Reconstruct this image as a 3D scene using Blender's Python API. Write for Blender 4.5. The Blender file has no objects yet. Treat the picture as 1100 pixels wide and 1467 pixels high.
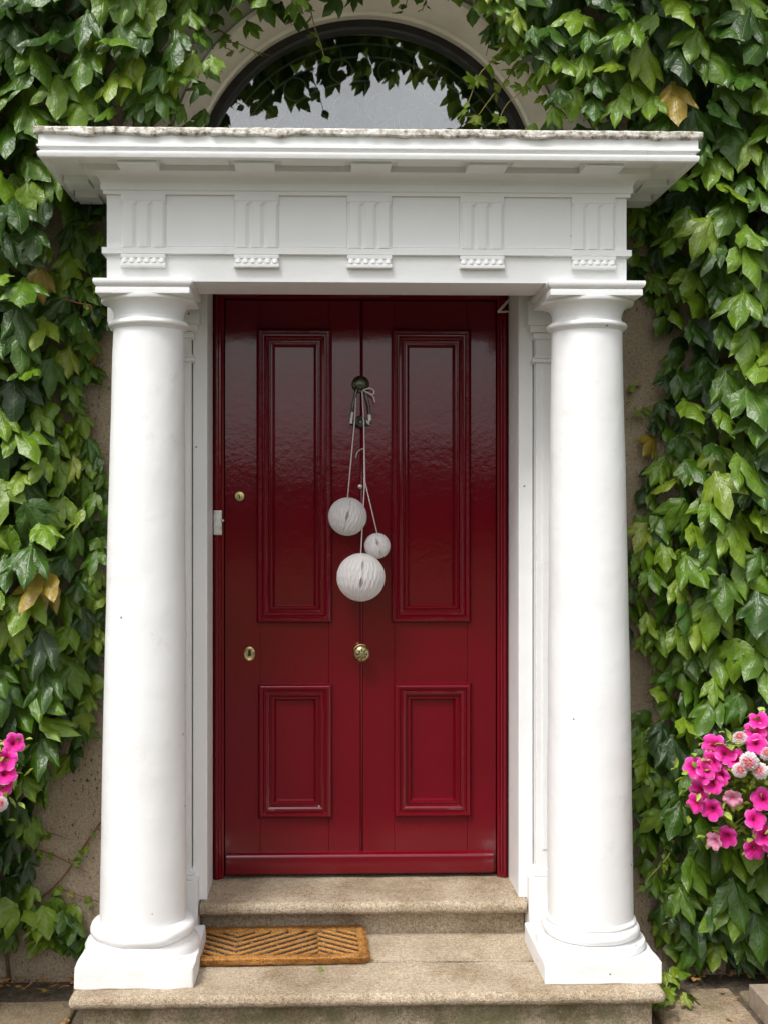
import bpy, bmesh, math, random
import numpy as np
from mathutils import Vector, Matrix, Euler, noise

R = math.radians
random.seed(7)
np.random.seed(7)
scene = bpy.context.scene
COL = scene.collection

# ------------------------------------------------------------------ camera
CAMX, CAMY, CAMZ = -0.152, -4.177, 1.553
FPX, W0, H0 = 1700.0, 1100.0, 1467.0
YAW = R(1.5)
VPX, VPY = 455.0, 733.5
PPX = VPX + FPX * math.tan(YAW)          # principal point in the picture
cam_d = bpy.data.cameras.new('camera')
cam_d.sensor_fit = 'VERTICAL'
cam_d.sensor_height = 36.0
cam_d.lens = FPX / H0 * 36.0
cam_d.shift_x = (W0 / 2 - PPX) / H0
cam_d.shift_y = 0.0
cam_d.clip_end = 1500
cam = bpy.data.objects.new('camera', cam_d)
COL.objects.link(cam)
cam.location = (CAMX, CAMY, CAMZ)
cam.rotation_euler = (R(90), 0, -YAW)
scene.camera = cam

# ------------------------------------------------------------------ sky, sun, exposure
SUN_EL, SUN_AZ = R(58), R(-145)          # sun stands behind the camera, a little to its left
world = bpy.data.worlds.new('World')
scene.world = world
world.use_nodes = True
wn, wl = world.node_tree.nodes, world.node_tree.links
wn.clear()
sky = wn.new('ShaderNodeTexSky')
sky.sky_type = 'NISHITA'
sky.sun_disc = False
sky.sun_elevation = SUN_EL
sky.sun_rotation = SUN_AZ
sky.air_density = 1.0
sky.dust_density = 4.0
sky.ozone_density = 1.0
hs = wn.new('ShaderNodeHueSaturation')
hs.inputs['Saturation'].default_value = 0.13
bg = wn.new('ShaderNodeBackground')
bg.inputs['Strength'].default_value = 0.138
wo = wn.new('ShaderNodeOutputWorld')
wl.new(sky.outputs[0], hs.inputs['Color'])
# broken cloud all over the sky
wc = wn.new('ShaderNodeTexCoord')
wz = wn.new('ShaderNodeTexNoise')
wz.inputs['Scale'].default_value = 3.5
wz.inputs['Detail'].default_value = 6
wr = wn.new('ShaderNodeValToRGB')
wr.color_ramp.elements[0].position, wr.color_ramp.elements[0].color = 0.35, (0.68, 0.68, 0.70, 1)
wr.color_ramp.elements[1].position, wr.color_ramp.elements[1].color = 0.65, (1.3, 1.3, 1.29, 1)
wm = wn.new('ShaderNodeMix')
wm.data_type, wm.blend_type = 'RGBA', 'MULTIPLY'
wm.inputs[0].default_value = 1.0
wl.new(wc.outputs['Generated'], wz.inputs['Vector'])
wl.new(wz.outputs['Fac'], wr.inputs['Fac'])
wl.new(hs.outputs[0], wm.inputs[6])
wl.new(wr.outputs[0], wm.inputs[7])
wl.new(wm.outputs[2], bg.inputs['Color'])
wl.new(bg.outputs[0], wo.inputs['Surface'])
sun_d = bpy.data.lights.new('sun', 'SUN')
sun_d.energy = 1.5
sun_d.angle = R(16)
sun_d.color = (1.0, 0.975, 0.945)
sun = bpy.data.objects.new('sun', sun_d)
COL.objects.link(sun)
sdir = Vector((math.sin(SUN_AZ) * math.cos(SUN_EL), math.cos(SUN_AZ) * math.cos(SUN_EL), math.sin(SUN_EL)))
sun.rotation_euler = sdir.to_track_quat('Z', 'Y').to_euler()
scene.view_settings.view_transform = 'Standard'
scene.view_settings.look = 'None'
scene.view_settings.gamma = 1
scene.view_settings.use_curve_mapping = False
scene.view_settings.exposure = 0.72
scene.cycles.max_bounces = 8
scene.cycles.diffuse_bounces = 5
scene.cycles.glossy_bounces = 4


def proj(p):
    x, y = p[0] - CAMX, p[1] - CAMY
    d = y * math.cos(YAW) + x * math.sin(YAW)
    u = x * math.cos(YAW) - y * math.sin(YAW)
    return PPX + FPX * u / d, VPY - FPX * (p[2] - CAMZ) / d


def at(px, py, Y):
    """point of the plane y = Y seen at a photo pixel"""
    u = (px - PPX) / FPX
    dx = math.cos(YAW) * u + math.sin(YAW)
    dy = math.cos(YAW) - math.sin(YAW) * u
    dz = -(py - VPY) / FPX
    t = (Y - CAMY) / dy
    return Vector((CAMX + dx * t, Y, CAMZ + dz * t))


# ------------------------------------------------------------------ materials
def new_mat(name):
    m = bpy.data.materials.new(name)
    m.use_nodes = True
    nt = m.node_tree
    b = nt.nodes['Principled BSDF']
    return m, nt, b


def N(nt, typ, **kw):
    n = nt.nodes.new(typ)
    for k, v in kw.items():
        setattr(n, k, v)
    return n


def coords(nt, kind='Object'):
    return N(nt, 'ShaderNodeTexCoord').outputs[kind]


def tex_noise(nt, vec, scale, detail=4, rough=0.55):
    n = N(nt, 'ShaderNodeTexNoise')
    n.inputs['Scale'].default_value = scale
    n.inputs['Detail'].default_value = detail
    n.inputs['Roughness'].default_value = rough
    nt.links.new(vec, n.inputs['Vector'])
    return n.outputs['Fac']


def ramp(nt, fac, stops):
    r = N(nt, 'ShaderNodeValToRGB')
    els = r.color_ramp.elements
    while len(els) < len(stops):
        els.new(0.5)
    for e, (p, c) in zip(els, stops):
        e.position = p
        e.color = (*c, 1) if len(c) == 3 else c
    nt.links.new(fac, r.inputs['Fac'])
    return r.outputs['Color']


def mixc(nt, fac, a, b, blend='MIX'):
    m = N(nt, 'ShaderNodeMix', data_type='RGBA', blend_type=blend)
    for inp, v in ((0, fac), (6, a), (7, b)):
        if isinstance(v, (int, float)):
            m.inputs[inp].default_value = v
        elif isinstance(v, tuple):
            m.inputs[inp].default_value = (*v, 1)
        else:
            nt.links.new(v, m.inputs[inp])
    return m.outputs[2]


def math_n(nt, op, a, b=None, c=None, clamp=False):
    m = N(nt, 'ShaderNodeMath', operation=op)
    m.use_clamp = clamp
    for i, v in enumerate((a, b, c)):
        if v is None:
            continue
        if isinstance(v, (int, float)):
            m.inputs[i].default_value = v
        else:
            nt.links.new(v, m.inputs[i])
    return m.outputs[0]


def bump(nt, b, height, strength, dist, prev=None):
    n = N(nt, 'ShaderNodeBump')
    n.inputs['Strength'].default_value = strength
    n.inputs['Distance'].default_value = dist
    nt.links.new(height, n.inputs['Height'])
    if prev is not None:
        nt.links.new(prev, n.inputs['Normal'])
    nt.links.new(n.outputs[0], b.inputs['Normal'])
    return n.outputs[0]


def mat_white_paint():
    m, nt, b = new_mat('white_gloss_paint')
    v = coords(nt)
    big = tex_noise(nt, v, 3.0, 3)
    fine = tex_noise(nt, v, 38, 4)
    c = ramp(nt, big, [(0.3, (0.79, 0.787, 0.775)), (0.62, (0.83, 0.83, 0.825))])
    # thin scuffs and flecks of old paint
    sc = tex_noise(nt, v, 170, 2, 0.7)
    fleck = ramp(nt, sc, [(0.76, (0, 0, 0)), (0.80, (1, 1, 1))])
    spot = tex_noise(nt, v, 6.5, 2)
    spotm = ramp(nt, spot, [(0.56, (0, 0, 0)), (0.66, (1, 1, 1))])
    k = math_n(nt, 'MULTIPLY', fleck, spotm)
    k = math_n(nt, 'MULTIPLY', k, 0.6)
    c = mixc(nt, k, c, (0.36, 0.31, 0.25))
    stn = tex_noise(nt, v, 4.2, 7, 0.72)
    c = mixc(nt, ramp(nt, stn, [(0.60, (0, 0, 0)), (0.74, (0.38, 0.38, 0.38))]), c, (0.50, 0.44, 0.36))
    vo = N(nt, 'ShaderNodeTexVoronoi')
    vo.inputs['Scale'].default_value = 11
    nt.links.new(v, vo.inputs['Vector'])
    sp_ = N(nt, 'ShaderNodeSeparateColor')
    nt.links.new(vo.outputs['Color'], sp_.inputs[0])
    dot = math_n(nt, 'MULTIPLY', math_n(nt, 'LESS_THAN', vo.outputs['Distance'], 0.045), math_n(nt, 'GREATER_THAN', sp_.outputs[0], 0.72))
    c = mixc(nt, math_n(nt, 'MULTIPLY', dot, 0.8), c, (0.10, 0.08, 0.06))
    nt.links.new(c, b.inputs['Base Color'])
    b.inputs['Roughness'].default_value = 0.42
    b.inputs['Specular IOR Level'].default_value = 0.4
    p = bump(nt, b, tex_noise(nt, v, 9, 5), 0.32, 0.013)
    bump(nt, b, fine, 0.12, 0.004, p)
    return m


def mat_red_paint():
    m, nt, b = new_mat('red_gloss_paint')
    v = coords(nt)
    big = tex_noise(nt, v, 2.5, 3)
    c = ramp(nt, big, [(0.3, (0.112, 0.0006, 0.0055)), (0.7, (0.142, 0.0008, 0.0080))])
    sc = tex_noise(nt, v, 120, 2, 0.7)
    chip = ramp(nt, sc, [(0.80, (0, 0, 0)), (0.83, (1, 1, 1))])
    chip = math_n(nt, 'MULTIPLY', chip, 0.35)
    c = mixc(nt, chip, c, (0.35, 0.16, 0.15))
    nt.links.new(c, b.inputs['Base Color'])
    b.inputs['Roughness'].default_value = 0.09
    b.inputs['IOR'].default_value = 1.5
    mp = N(nt, 'ShaderNodeMapping')
    mp.inputs['Scale'].default_value = (1, 1, 0.28)
    nt.links.new(v, mp.inputs['Vector'])
    peel = tex_noise(nt, v, 55, 3, 0.6)
    brush = tex_noise(nt, mp.outputs[0], 85, 3)
    wave = tex_noise(nt, v, 7, 2)
    p = bump(nt, b, wave, 0.10, 0.006)
    p = bump(nt, b, peel, 0.13, 0.0022, p)
    bump(nt, b, brush, 0.08, 0.0012, p)
    return m


def mat_stone(name='granite_step', base=((0.31, 0.245, 0.17), (0.47, 0.39, 0.285)), algae=0.0):
    m, nt, b = new_mat(name)
    v = coords(nt)
    big = tex_noise(nt, v, 3.2, 5, 0.6)
    c = ramp(nt, big, [(0.3, base[0]), (0.68, base[1])])
    g = tex_noise(nt, v, 240, 4, 0.75)
    gr = ramp(nt, g, [(0.36, (0.45, 0.42, 0.38)), (0.5, (1, 1, 1)), (0.64, (1.38, 1.35, 1.3))])
    c = mixc(nt, 1.0, c, gr, 'MULTIPLY')
    gg = tex_noise(nt, v, 95, 3, 0.6)
    c = mixc(nt, 1.0, c, ramp(nt, gg, [(0.35, (0.76, 0.74, 0.72)), (0.5, (1, 1, 1)), (0.66, (1.2, 1.19, 1.17))]), 'MULTIPLY')
    st = tex_noise(nt, v, 5.5, 6, 0.7)
    c = mixc(nt, 1.0, c, ramp(nt, st, [(0.34, (0.68, 0.62, 0.54)), (0.54, (1, 1, 1))]), 'MULTIPLY')
    dk = tex_noise(nt, v, 330, 2, 0.6)
    c = mixc(nt, ramp(nt, dk, [(0.66, (0, 0, 0)), (0.74, (0.8, 0.8, 0.8))]), c, (0.06, 0.045, 0.03))
    if algae:
        al = tex_noise(nt, v, 9, 5, 0.65)
        am = ramp(nt, al, [(0.42, (0, 0, 0)), (0.62, (algae, algae, algae))])
        c = mixc(nt, am, c, (0.115, 0.115, 0.035))
    nt.links.new(c, b.inputs['Base Color'])
    b.inputs['Roughness'].default_value = 0.85
    p = bump(nt, b, big, 0.35, 0.02)
    p = bump(nt, b, gg, 0.5, 0.006, p)
    bump(nt, b, g, 0.6, 0.004, p)
    return m


def mat_render_wall():
    m, nt, b = new_mat('roughcast_render')
    v = coords(nt)
    big = tex_noise(nt, v, 2.4, 5, 0.6)
    c = ramp(nt, big, [(0.32, (0.26, 0.20, 0.135)), (0.66, (0.41, 0.335, 0.235))])
    g = tex_noise(nt, v, 120, 3, 0.7)
    c = mixc(nt, 1.0, c, ramp(nt, g, [(0.35, (0.7, 0.7, 0.7)), (0.6, (1.12, 1.1, 1.08))]), 'MULTIPLY')
    # dark pits and old tendril marks
    mp = N(nt, 'ShaderNodeMapping')
    mp.inputs['Scale'].default_value = (1, 1, 0.6)
    mp.inputs['Rotation'].default_value = (0, R(35), 0)
    nt.links.new(v, mp.inputs['Vector'])
    pit = tex_noise(nt, mp.outputs[0], 85, 4, 0.6)
    cl = tex_noise(nt, v, 5, 3)
    pm = math_n(nt, 'ADD', pit, math_n(nt, 'MULTIPLY', cl, 0.25))
    pmr = ramp(nt, pm, [(0.735, (0, 0, 0)), (0.79, (1, 1, 1))])
    c = mixc(nt, math_n(nt, 'MULTIPLY', pmr, 0.85), c, (0.035, 0.022, 0.016))
    nt.links.new(c, b.inputs['Base Color'])
    b.inputs['Roughness'].default_value = 0.95
    p = bump(nt, b, g, 0.6, 0.006)
    bump(nt, b, pm, 0.5, 0.012, p)
    return m


def mat_concrete_roof():
    m, nt, b = new_mat('weathered_cement')
    v = coords(nt)
    g = tex_noise(nt, v, 45, 5, 0.7)
    c = ramp(nt, g, [(0.33, (0.10, 0.075, 0.05)), (0.43, (0.45, 0.40, 0.33)), (0.56, (0.78, 0.75, 0.70))])
    mo = tex_noise(nt, v, 8, 4, 0.6)
    c = mixc(nt, ramp(nt, mo, [(0.55, (0, 0, 0)), (0.7, (0.55, 0.55, 0.55))]), c, (0.17, 0.15, 0.06))
    nt.links.new(c, b.inputs['Base Color'])
    b.inputs['Roughness'].default_value = 0.95
    bump(nt, b, g, 0.8, 0.012)
    return m


def simple(name, col, rough=0.5, metal=0.0, bump_scale=None, bump_s=0.3, bump_d=0.004, var=0.25):
    m, nt, b = new_mat(name)
    v = coords(nt)
    n = tex_noise(nt, v, bump_scale or 20, 4, 0.6)
    lo = tuple(x * (1 - var) for x in col)
    hi = tuple(min(1, x * (1 + var)) for x in col)
    nt.links.new(ramp(nt, n, [(0.35, lo), (0.65, hi)]), b.inputs['Base Color'])
    b.inputs['Roughness'].default_value = rough
    b.inputs['Metallic'].default_value = metal
    if bump_scale:
        bump(nt, b, n, bump_s, bump_d)
    return m


def mat_leaf(name, source):
    """ivy leaf; `source` gives one number per leaf (0 dark old .. 1 young yellow-green)"""
    m, nt, b = new_mat(name)
    if source == 'object':
        oi = N(nt, 'ShaderNodeObjectInfo')
        sep = N(nt, 'ShaderNodeSeparateColor')
        nt.links.new(oi.outputs['Color'], sep.inputs[0])
        par = sep.outputs[0]
    else:
        a = N(nt, 'ShaderNodeAttribute', attribute_name='age')
        par = a.outputs['Fac']
    uv = coords(nt, 'UV')
    s = N(nt, 'ShaderNodeSeparateXYZ')
    nt.links.new(uv, s.inputs[0])
    d = math_n(nt, 'ABSOLUTE', math_n(nt, 'SUBTRACT', s.outputs[0], 0.5))
    y = s.outputs[1]
    vein = math_n(nt, 'SUBTRACT', 1.0, math_n(nt, 'MULTIPLY', d, 70), clamp=True)
    # secondary veins run obliquely from the midrib
    ph = math_n(nt, 'ADD', math_n(nt, 'MULTIPLY', y, 50), math_n(nt, 'MULTIPLY', d, -50))
    sv = math_n(nt, 'SINE', ph)
    svl = math_n(nt, 'MULTIPLY_ADD', sv, 5.0, -4.2, clamp=True)
    v3 = coords(nt)
    mott = tex_noise(nt, v3, 9, 3)
    base = ramp(nt, par, [(0.0, (0.012, 0.038, 0.004)), (0.33, (0.044, 0.112, 0.006)), (0.65, (0.130, 0.232, 0.010)),
                          (0.93, (0.19, 0.26, 0.018)), (1.0, (0.30, 0.21, 0.03))])
    c = mixc(nt, 1.0, base, ramp(nt, mott, [(0.3, (0.75, 0.78, 0.8)), (0.7, (1.2, 1.15, 1.1))]), 'MULTIPLY')
    lite = mixc(nt, 0.45, c, (0.20, 0.30, 0.06))
    c = mixc(nt, math_n(nt, 'MULTIPLY', svl, 0.16), c, lite)
    c = mixc(nt, math_n(nt, 'MULTIPLY', vein, 0.6), c, lite)
    nt.links.new(c, b.inputs['Base Color'])
    rn = tex_noise(nt, v3, 14, 3)
    b.inputs['Roughness'].default_value = 0.36
    nt.links.new(math_n(nt, 'MULTIPLY_ADD', rn, 0.20, 0.28), b.inputs['Roughness'])
    b.inputs['Specular IOR Level'].default_value = 0.52
    h = math_n(nt, 'ADD', math_n(nt, 'MULTIPLY', sv, 0.06), math_n(nt, 'MULTIPLY', vein, -1.0))
    h = math_n(nt, 'ADD', h, math_n(nt, 'MULTIPLY', tex_noise(nt, v3, 12, 2), 1.2))
    bump(nt, b, h, 0.22, 0.012)
    tr = N(nt, 'ShaderNodeBsdfTranslucent')
    nt.links.new(mixc(nt, 0.5, c, (0.16, 0.24, 0.02)), tr.inputs['Color'])
    mx = N(nt, 'ShaderNodeMixShader')
    mx.inputs[0].default_value = 0.18
    out = nt.nodes['Material Output']
    nt.links.new(b.outputs[0], mx.inputs[1])
    nt.links.new(tr.outputs[0], mx.inputs[2])
    nt.links.new(mx.outputs[0], out.inputs['Surface'])
    return m


def mat_petal(name, stops):
    m, nt, b = new_mat(name)
    v = coords(nt)
    vl = N(nt, 'ShaderNodeVectorMath', operation='LENGTH')
    s = N(nt, 'ShaderNodeSeparateXYZ')
    nt.links.new(v, s.inputs[0])
    cx = N(nt, 'ShaderNodeCombineXYZ')
    nt.links.new(s.outputs[0], cx.inputs[0])
    nt.links.new(s.outputs[1], cx.inputs[1])
    nt.links.new(cx.outputs[0], vl.inputs[0])
    nz = tex_noise(nt, v, 3, 3)
    f = math_n(nt, 'ADD', vl.outputs['Value'], math_n(nt, 'MULTIPLY_ADD', nz, 0.3, -0.15))
    c = ramp(nt, f, stops)
    nt.links.new(c, b.inputs['Base Color'])
    b.inputs['Roughness'].default_value = 0.6
    bump(nt, b, tex_noise(nt, v, 8, 3), 0.4, 0.03)
    tr = N(nt, 'ShaderNodeBsdfTranslucent')
    nt.links.new(c, tr.inputs['Color'])
    mx = N(nt, 'ShaderNodeMixShader')
    mx.inputs[0].default_value = 0.25
    nt.links.new(b.outputs[0], mx.inputs[1])
    nt.links.new(tr.outputs[0], mx.inputs[2])
    nt.links.new(mx.outputs[0], nt.nodes['Material Output'].inputs['Surface'])
    return m


def mat_glass():
    m, nt, b = new_mat('old_window_glass')
    v = coords(nt)
    b.inputs['Base Color'].default_value = (0.8, 0.84, 0.84, 1)
    b.inputs['Roughness'].default_value = 0.02
    b.inputs['IOR'].default_value = 2.4
    b.inputs['Transmission Weight'].default_value = 1.0
    n = tex_noise(nt, v, 5, 2)
    p = bump(nt, b, n, 0.10, 0.004)
    return m


def mat_paper():
    m, nt, b = new_mat('tissue_paper')
    n = tex_noise(nt, coords(nt), 60, 3)
    c = ramp(nt, n, [(0.3, (0.80, 0.785, 0.78)), (0.7, (0.87, 0.855, 0.85))])
    nt.links.new(c, b.inputs['Base Color'])
    b.inputs['Roughness'].default_value = 0.9
    tr = N(nt, 'ShaderNodeBsdfTranslucent')
    tr.inputs['Color'].default_value = (0.85, 0.83, 0.82, 1)
    mx = N(nt, 'ShaderNodeMixShader')
    mx.inputs[0].default_value = 0.5
    nt.links.new(b.outputs[0], mx.inputs[1])
    nt.links.new(tr.outputs[0], mx.inputs[2])
    nt.links.new(mx.outputs[0], nt.nodes['Material Output'].inputs['Surface'])
    return m


def mat_ground():
    m, nt, b = new_mat('garden_ground')
    v = coords(nt)
    g = tex_noise(nt, v, 60, 4, 0.7)
    dirt = ramp(nt, g, [(0.3, (0.05, 0.037, 0.024)), (0.7, (0.16, 0.12, 0.08))])
    gr = ramp(nt, tex_noise(nt, v, 25, 4, 0.7), [(0.3, (0.03, 0.055, 0.012)), (0.7, (0.07, 0.12, 0.03))])
    s = N(nt, 'ShaderNodeSeparateXYZ')
    nt.links.new(v, s.inputs[0])
    far = math_n(nt, 'MULTIPLY_ADD', s.outputs[1], -0.8, -5.0, clamp=True)   # lawn starts past the gravel
    grav = ramp(nt, tex_noise(nt, v, 90, 3, 0.7), [(0.3, (0.055, 0.047, 0.036)), (0.7, (0.13, 0.113, 0.09))])
    mid = math_n(nt, 'MULTIPLY_ADD', s.outputs[1], -2.0, -2.0, clamp=True)
    c = mixc(nt, mid, dirt, grav)
    c = mixc(nt, far, c, gr)
    nt.links.new(c, b.inputs['Base Color'])
    b.inputs['Roughness'].default_value = 0.95
    bump(nt, b, g, 0.7, 0.02)
    return m


M = {}
M['white'] = mat_white_paint()
M['red'] = mat_red_paint()
M['stone'] = mat_stone()
M['stone_low'] = mat_stone('granite_step_mossy', algae=0.75)
M['paving'] = mat_stone('paving_stone', ((0.17, 0.125, 0.08), (0.31, 0.24, 0.16)), algae=0.35)
M['paving_light'] = mat_stone('paving_stone_light', ((0.27, 0.205, 0.14), (0.42, 0.33, 0.225)), algae=0.25)
M['joint'] = simple('earthy_joint', (0.035, 0.027, 0.018), 0.95, 0, 60, 0.5, 0.004)
M['wall'] = mat_render_wall()
M['roof'] = mat_concrete_roof()
M['cream'] = simple('cream_reveal_paint', (0.66, 0.61, 0.50), 0.5, 0, 7, 0.3, 0.01, 0.07)
M['leaf'] = mat_leaf('ivy_leaf', 'object')
M['leafmass'] = mat_leaf('ivy_foliage', 'attr')
M['stem'] = simple('ivy_stem', (0.13, 0.085, 0.045), 0.8, 0, 60, 0.4, 0.004)
M['shoot'] = simple('ivy_shoot', (0.30, 0.27, 0.07), 0.6, 0, 40, 0.2, 0.002)
M['redshoot'] = simple('ivy_red_shoot', (0.19, 0.07, 0.04), 0.7, 0, 40, 0.2, 0.002)
M['petunia'] = mat_petal('petunia_petal', [(0.06, (0.10, 0.0, 0.03)), (0.20, (0.60, 0.0, 0.14)), (0.42, (0.90, 0.010, 0.34)), (0.9, (0.93, 0.07, 0.47)), (1.05, (0.93, 0.34, 0.62))])
M['petunia_pale'] = mat_petal('petunia_pale_petal', [(0.1, (0.75, 0.10, 0.30)), (0.5, (0.83, 0.40, 0.52)), (0.9, (0.86, 0.30, 0.5))])
M['verbena'] = mat_petal('verbena_petal', [(0.05, (0.75, 0.50, 0.20)), (0.2, (0.72, 0.12, 0.24)), (0.45, (0.82, 0.5, 0.55)), (0.6, (0.86, 0.83, 0.8))])
M['petleaf'] = simple('petunia_leaf', (0.24, 0.32, 0.035), 0.5, 0, 30, 0.3, 0.004, 0.5)
M['glass'] = mat_glass()
M['lead'] = simple('lead_came', (0.30, 0.30, 0.29), 0.6, 0.0, 50, 0.3, 0.002)
M['darktimber'] = simple('dark_timber', (0.018, 0.016, 0.015), 0.45, 0, 30)
M['interior'] = simple('dark_interior', (0.01, 0.009, 0.009), 0.9)
M['brass'] = simple('tarnished_brass', (0.48, 0.39, 0.19), 0.30, 1.0, 60, 0.5, 0.002, 0.5)
M['bronze'] = simple('dark_bronze', (0.12, 0.122, 0.09), 0.33, 0.9, 70, 0.5, 0.002, 0.5)
M['steel'] = simple('worn_steel', (0.62, 0.61, 0.59), 0.3, 0.9, 60, 0.4, 0.002, 0.2)
M['flake'] = simple('white_paint_flake', (0.8, 0.8, 0.78), 0.5)
M['keyhole'] = simple('keyhole_black', (0.005, 0.005, 0.005), 0.6)
M['paper'] = mat_paper()
M['string'] = simple('white_string', (0.72, 0.66, 0.66), 0.8, 0, 300, 0.3, 0.001, 0.1)
M['coir'] = simple('coir_fibre', (0.40, 0.185, 0.042), 0.9, 0, 260, 0.9, 0.004, 0.5)
M['rubber'] = simple('black_rubber', (0.022, 0.020, 0.019), 0.6, 0, 120, 0.6, 0.004)
M['fluff'] = simple('dust_fluff', (0.5, 0.46, 0.40), 0.9)
M['pot'] = simple('terracotta_pot', (0.30, 0.13, 0.07), 0.8, 0, 30, 0.3, 0.004)
M['soil'] = simple('potting_soil', (0.03, 0.02, 0.013), 0.95, 0, 60, 0.8, 0.01)
M['timber'] = simple('weathered_timber', (0.30, 0.24, 0.18), 0.8, 0, 24, 0.4, 0.004, 0.2)
M['ground'] = mat_ground()
M['hedge'] = simple('hedge_leaf', (0.035, 0.07, 0.018), 0.6, 0, 5, 0.1, 0.01, 0.6)
M['litter'] = simple('dead_leaf', (0.28, 0.14, 0.04), 0.8, 0, 25, 0.3, 0.004, 0.6)


# ------------------------------------------------------------------ builders
def tag(o, label=None, cat=None, group=None, kind=None):
    if label: o['label'] = label
    if cat: o['category'] = cat
    if group: o['group'] = group
    if kind or cat: o['kind'] = kind or 'thing'
    return o


def empty(name, loc):
    o = bpy.data.objects.new(name, None)
    o.empty_display_size = 0.1
    o.location = loc
    COL.objects.link(o)
    return o


def adopt(o, parent):
    """o keeps its world place; parents are unrotated empties or meshes at the origin of the world"""
    if parent is not None:
        o.parent = parent
        o.matrix_parent_inverse = Matrix.Translation(Vector(parent['_w']) * -1 if '_w' in parent else
                                                     (-parent.location if parent.type == 'EMPTY' else Vector((0, 0, 0))))
    return o


def link_mesh(name, me, mat, parent=None, smooth=False, loc=None):
    if mat is not None and not me.materials:
        me.materials.append(mat)
    if smooth:
        me.polygons.foreach_set('use_smooth', [True] * len(me.polygons))
    o = bpy.data.objects.new(name, me)
    COL.objects.link(o)
    if loc is not None:
        o.location = loc
    adopt(o, parent)
    return o


def bm_obj(name, bm, mat, parent=None, smooth=False, auto=None):
    bmesh.ops.recalc_face_normals(bm, faces=bm.faces)
    me = bpy.data.meshes.new(name)
    bm.to_mesh(me)
    bm.free()
    o = link_mesh(name, me, mat, parent, smooth or auto is not None)
    if auto is not None:
        sharp(me, auto)
        wnm = o.modifiers.new('weighted_normal', 'WEIGHTED_NORMAL')
        wnm.keep_sharp = True
    return o


def sharp(me, deg):
    bm = bmesh.new()
    bm.from_mesh(me)
    lim = R(deg)
    for e in bm.edges:
        e.smooth = not (len(e.link_faces) == 2 and e.calc_face_angle(0) > lim)
    bm.to_mesh(me)
    bm.free()


def bm_box(bm, x0, x1, y0, y1, z0, z1, bev=0.0, seg=2):
    r = bmesh.ops.create_cube(bm, size=1.0)
    vs = r['verts']
    for v in vs:
        v.co = Vector(((x0 + x1) / 2 + v.co.x * (x1 - x0), (y0 + y1) / 2 + v.co.y * (y1 - y0), (z0 + z1) / 2 + v.co.z * (z1 - z0)))
    if bev > 0:
        es = list({e for v in vs for e in v.link_edges})
        bmesh.ops.bevel(bm, geom=es, offset=bev, segments=seg, affect='EDGES', profile=0.5)


def box(name, x0, x1, y0, y1, z0, z1, mat, parent=None, bev=0.003, seg=2):
    bm = bmesh.new()
    bm_box(bm, x0, x1, y0, y1, z0, z1, bev, seg)
    return bm_obj(name, bm, mat, parent, auto=40)


def wobble(me, amp, scale, seed=0.0):
    for v in me.vertices:
        n = noise.noise_vector(v.co * scale + Vector((seed, seed * 1.7, seed * 0.3)))
        v.co += n * amp


def dense_box(name, x0, x1, y0, y1, z0, z1, mat, parent, cell=0.03, bev=0.01, amp=0.004, scale=12, seed=0.0, seg=3):
    """box with rounded edges cut into small cells and made uneven"""
    bm = bmesh.new()
    bm_box(bm, x0, x1, y0, y1, z0, z1, bev, seg)
    for axis, a, b_ in ((0, x0, x1), (1, y0, y1), (2, z0, z1)):
        n = max(1, int((b_ - a) / cell))
        for i in range(1, n):
            co, no = [0, 0, 0], [0, 0, 0]
            co[axis] = a + (b_ - a) * i / n
            no[axis] = 1
            bmesh.ops.bisect_plane(bm, geom=bm.verts[:] + bm.edges[:] + bm.faces[:], plane_co=co, plane_no=no)
    o = bm_obj(name, bm, mat, parent, auto=50)
    wobble(o.data, amp, scale, seed)
    return o


def tube(bm, pts, rad, seg=6, taper=1.0):
    pts = [Vector(p) for p in pts]
    rings = []
    n = len(pts)
    for i, p in enumerate(pts):
        t = (pts[min(i + 1, n - 1)] - pts[max(i - 1, 0)])
        if t.length < 1e-7:
            t = Vector((0, 0, 1))
        t.normalize()
        u = t.cross(Vector((0.31, 0.27, 0.91)))
        if u.length < 0.1:
            u = t.cross(Vector((1, 0, 0)))
        u.normalize()
        w = t.cross(u)
        r = rad * (1 + (taper - 1) * i / max(1, n - 1))
        rings.append([bm.verts.new(p + (u * math.cos(2 * math.pi * k / seg) + w * math.sin(2 * math.pi * k / seg)) * r) for k in range(seg)])
    for a, b_ in zip(rings, rings[1:]):
        for k in range(seg):
            bm.faces.new((a[k], a[(k + 1) % seg], b_[(k + 1) % seg], b_[k]))
    bm.faces.new(rings[0][::-1])
    bm.faces.new(rings[-1])


def tube_obj(name, pts, rad, mat, parent, seg=6, taper=1.0):
    bm = bmesh.new()
    tube(bm, pts, rad, seg, taper)
    return bm_obj(name, bm, mat, parent, smooth=True)


def curve_pts(pts, sub=4):
    """Catmull-Rom through pts"""
    P = [Vector(p) for p in pts]
    P = [P[0] * 2 - P[1]] + P + [P[-1] * 2 - P[-2]]
    out = []
    for i in range(1, len(P) - 2):
        for k in range(sub):
            t = k / sub
            a, b_, c, d = P[i - 1], P[i], P[i + 1], P[i + 2]
            out.append(0.5 * ((2 * b_) + (c - a) * t + (2 * a - 5 * b_ + 4 * c - d) * t * t + (3 * b_ - a - 3 * c + d) * t ** 3))
    out.append(P[-2])
    return out


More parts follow.
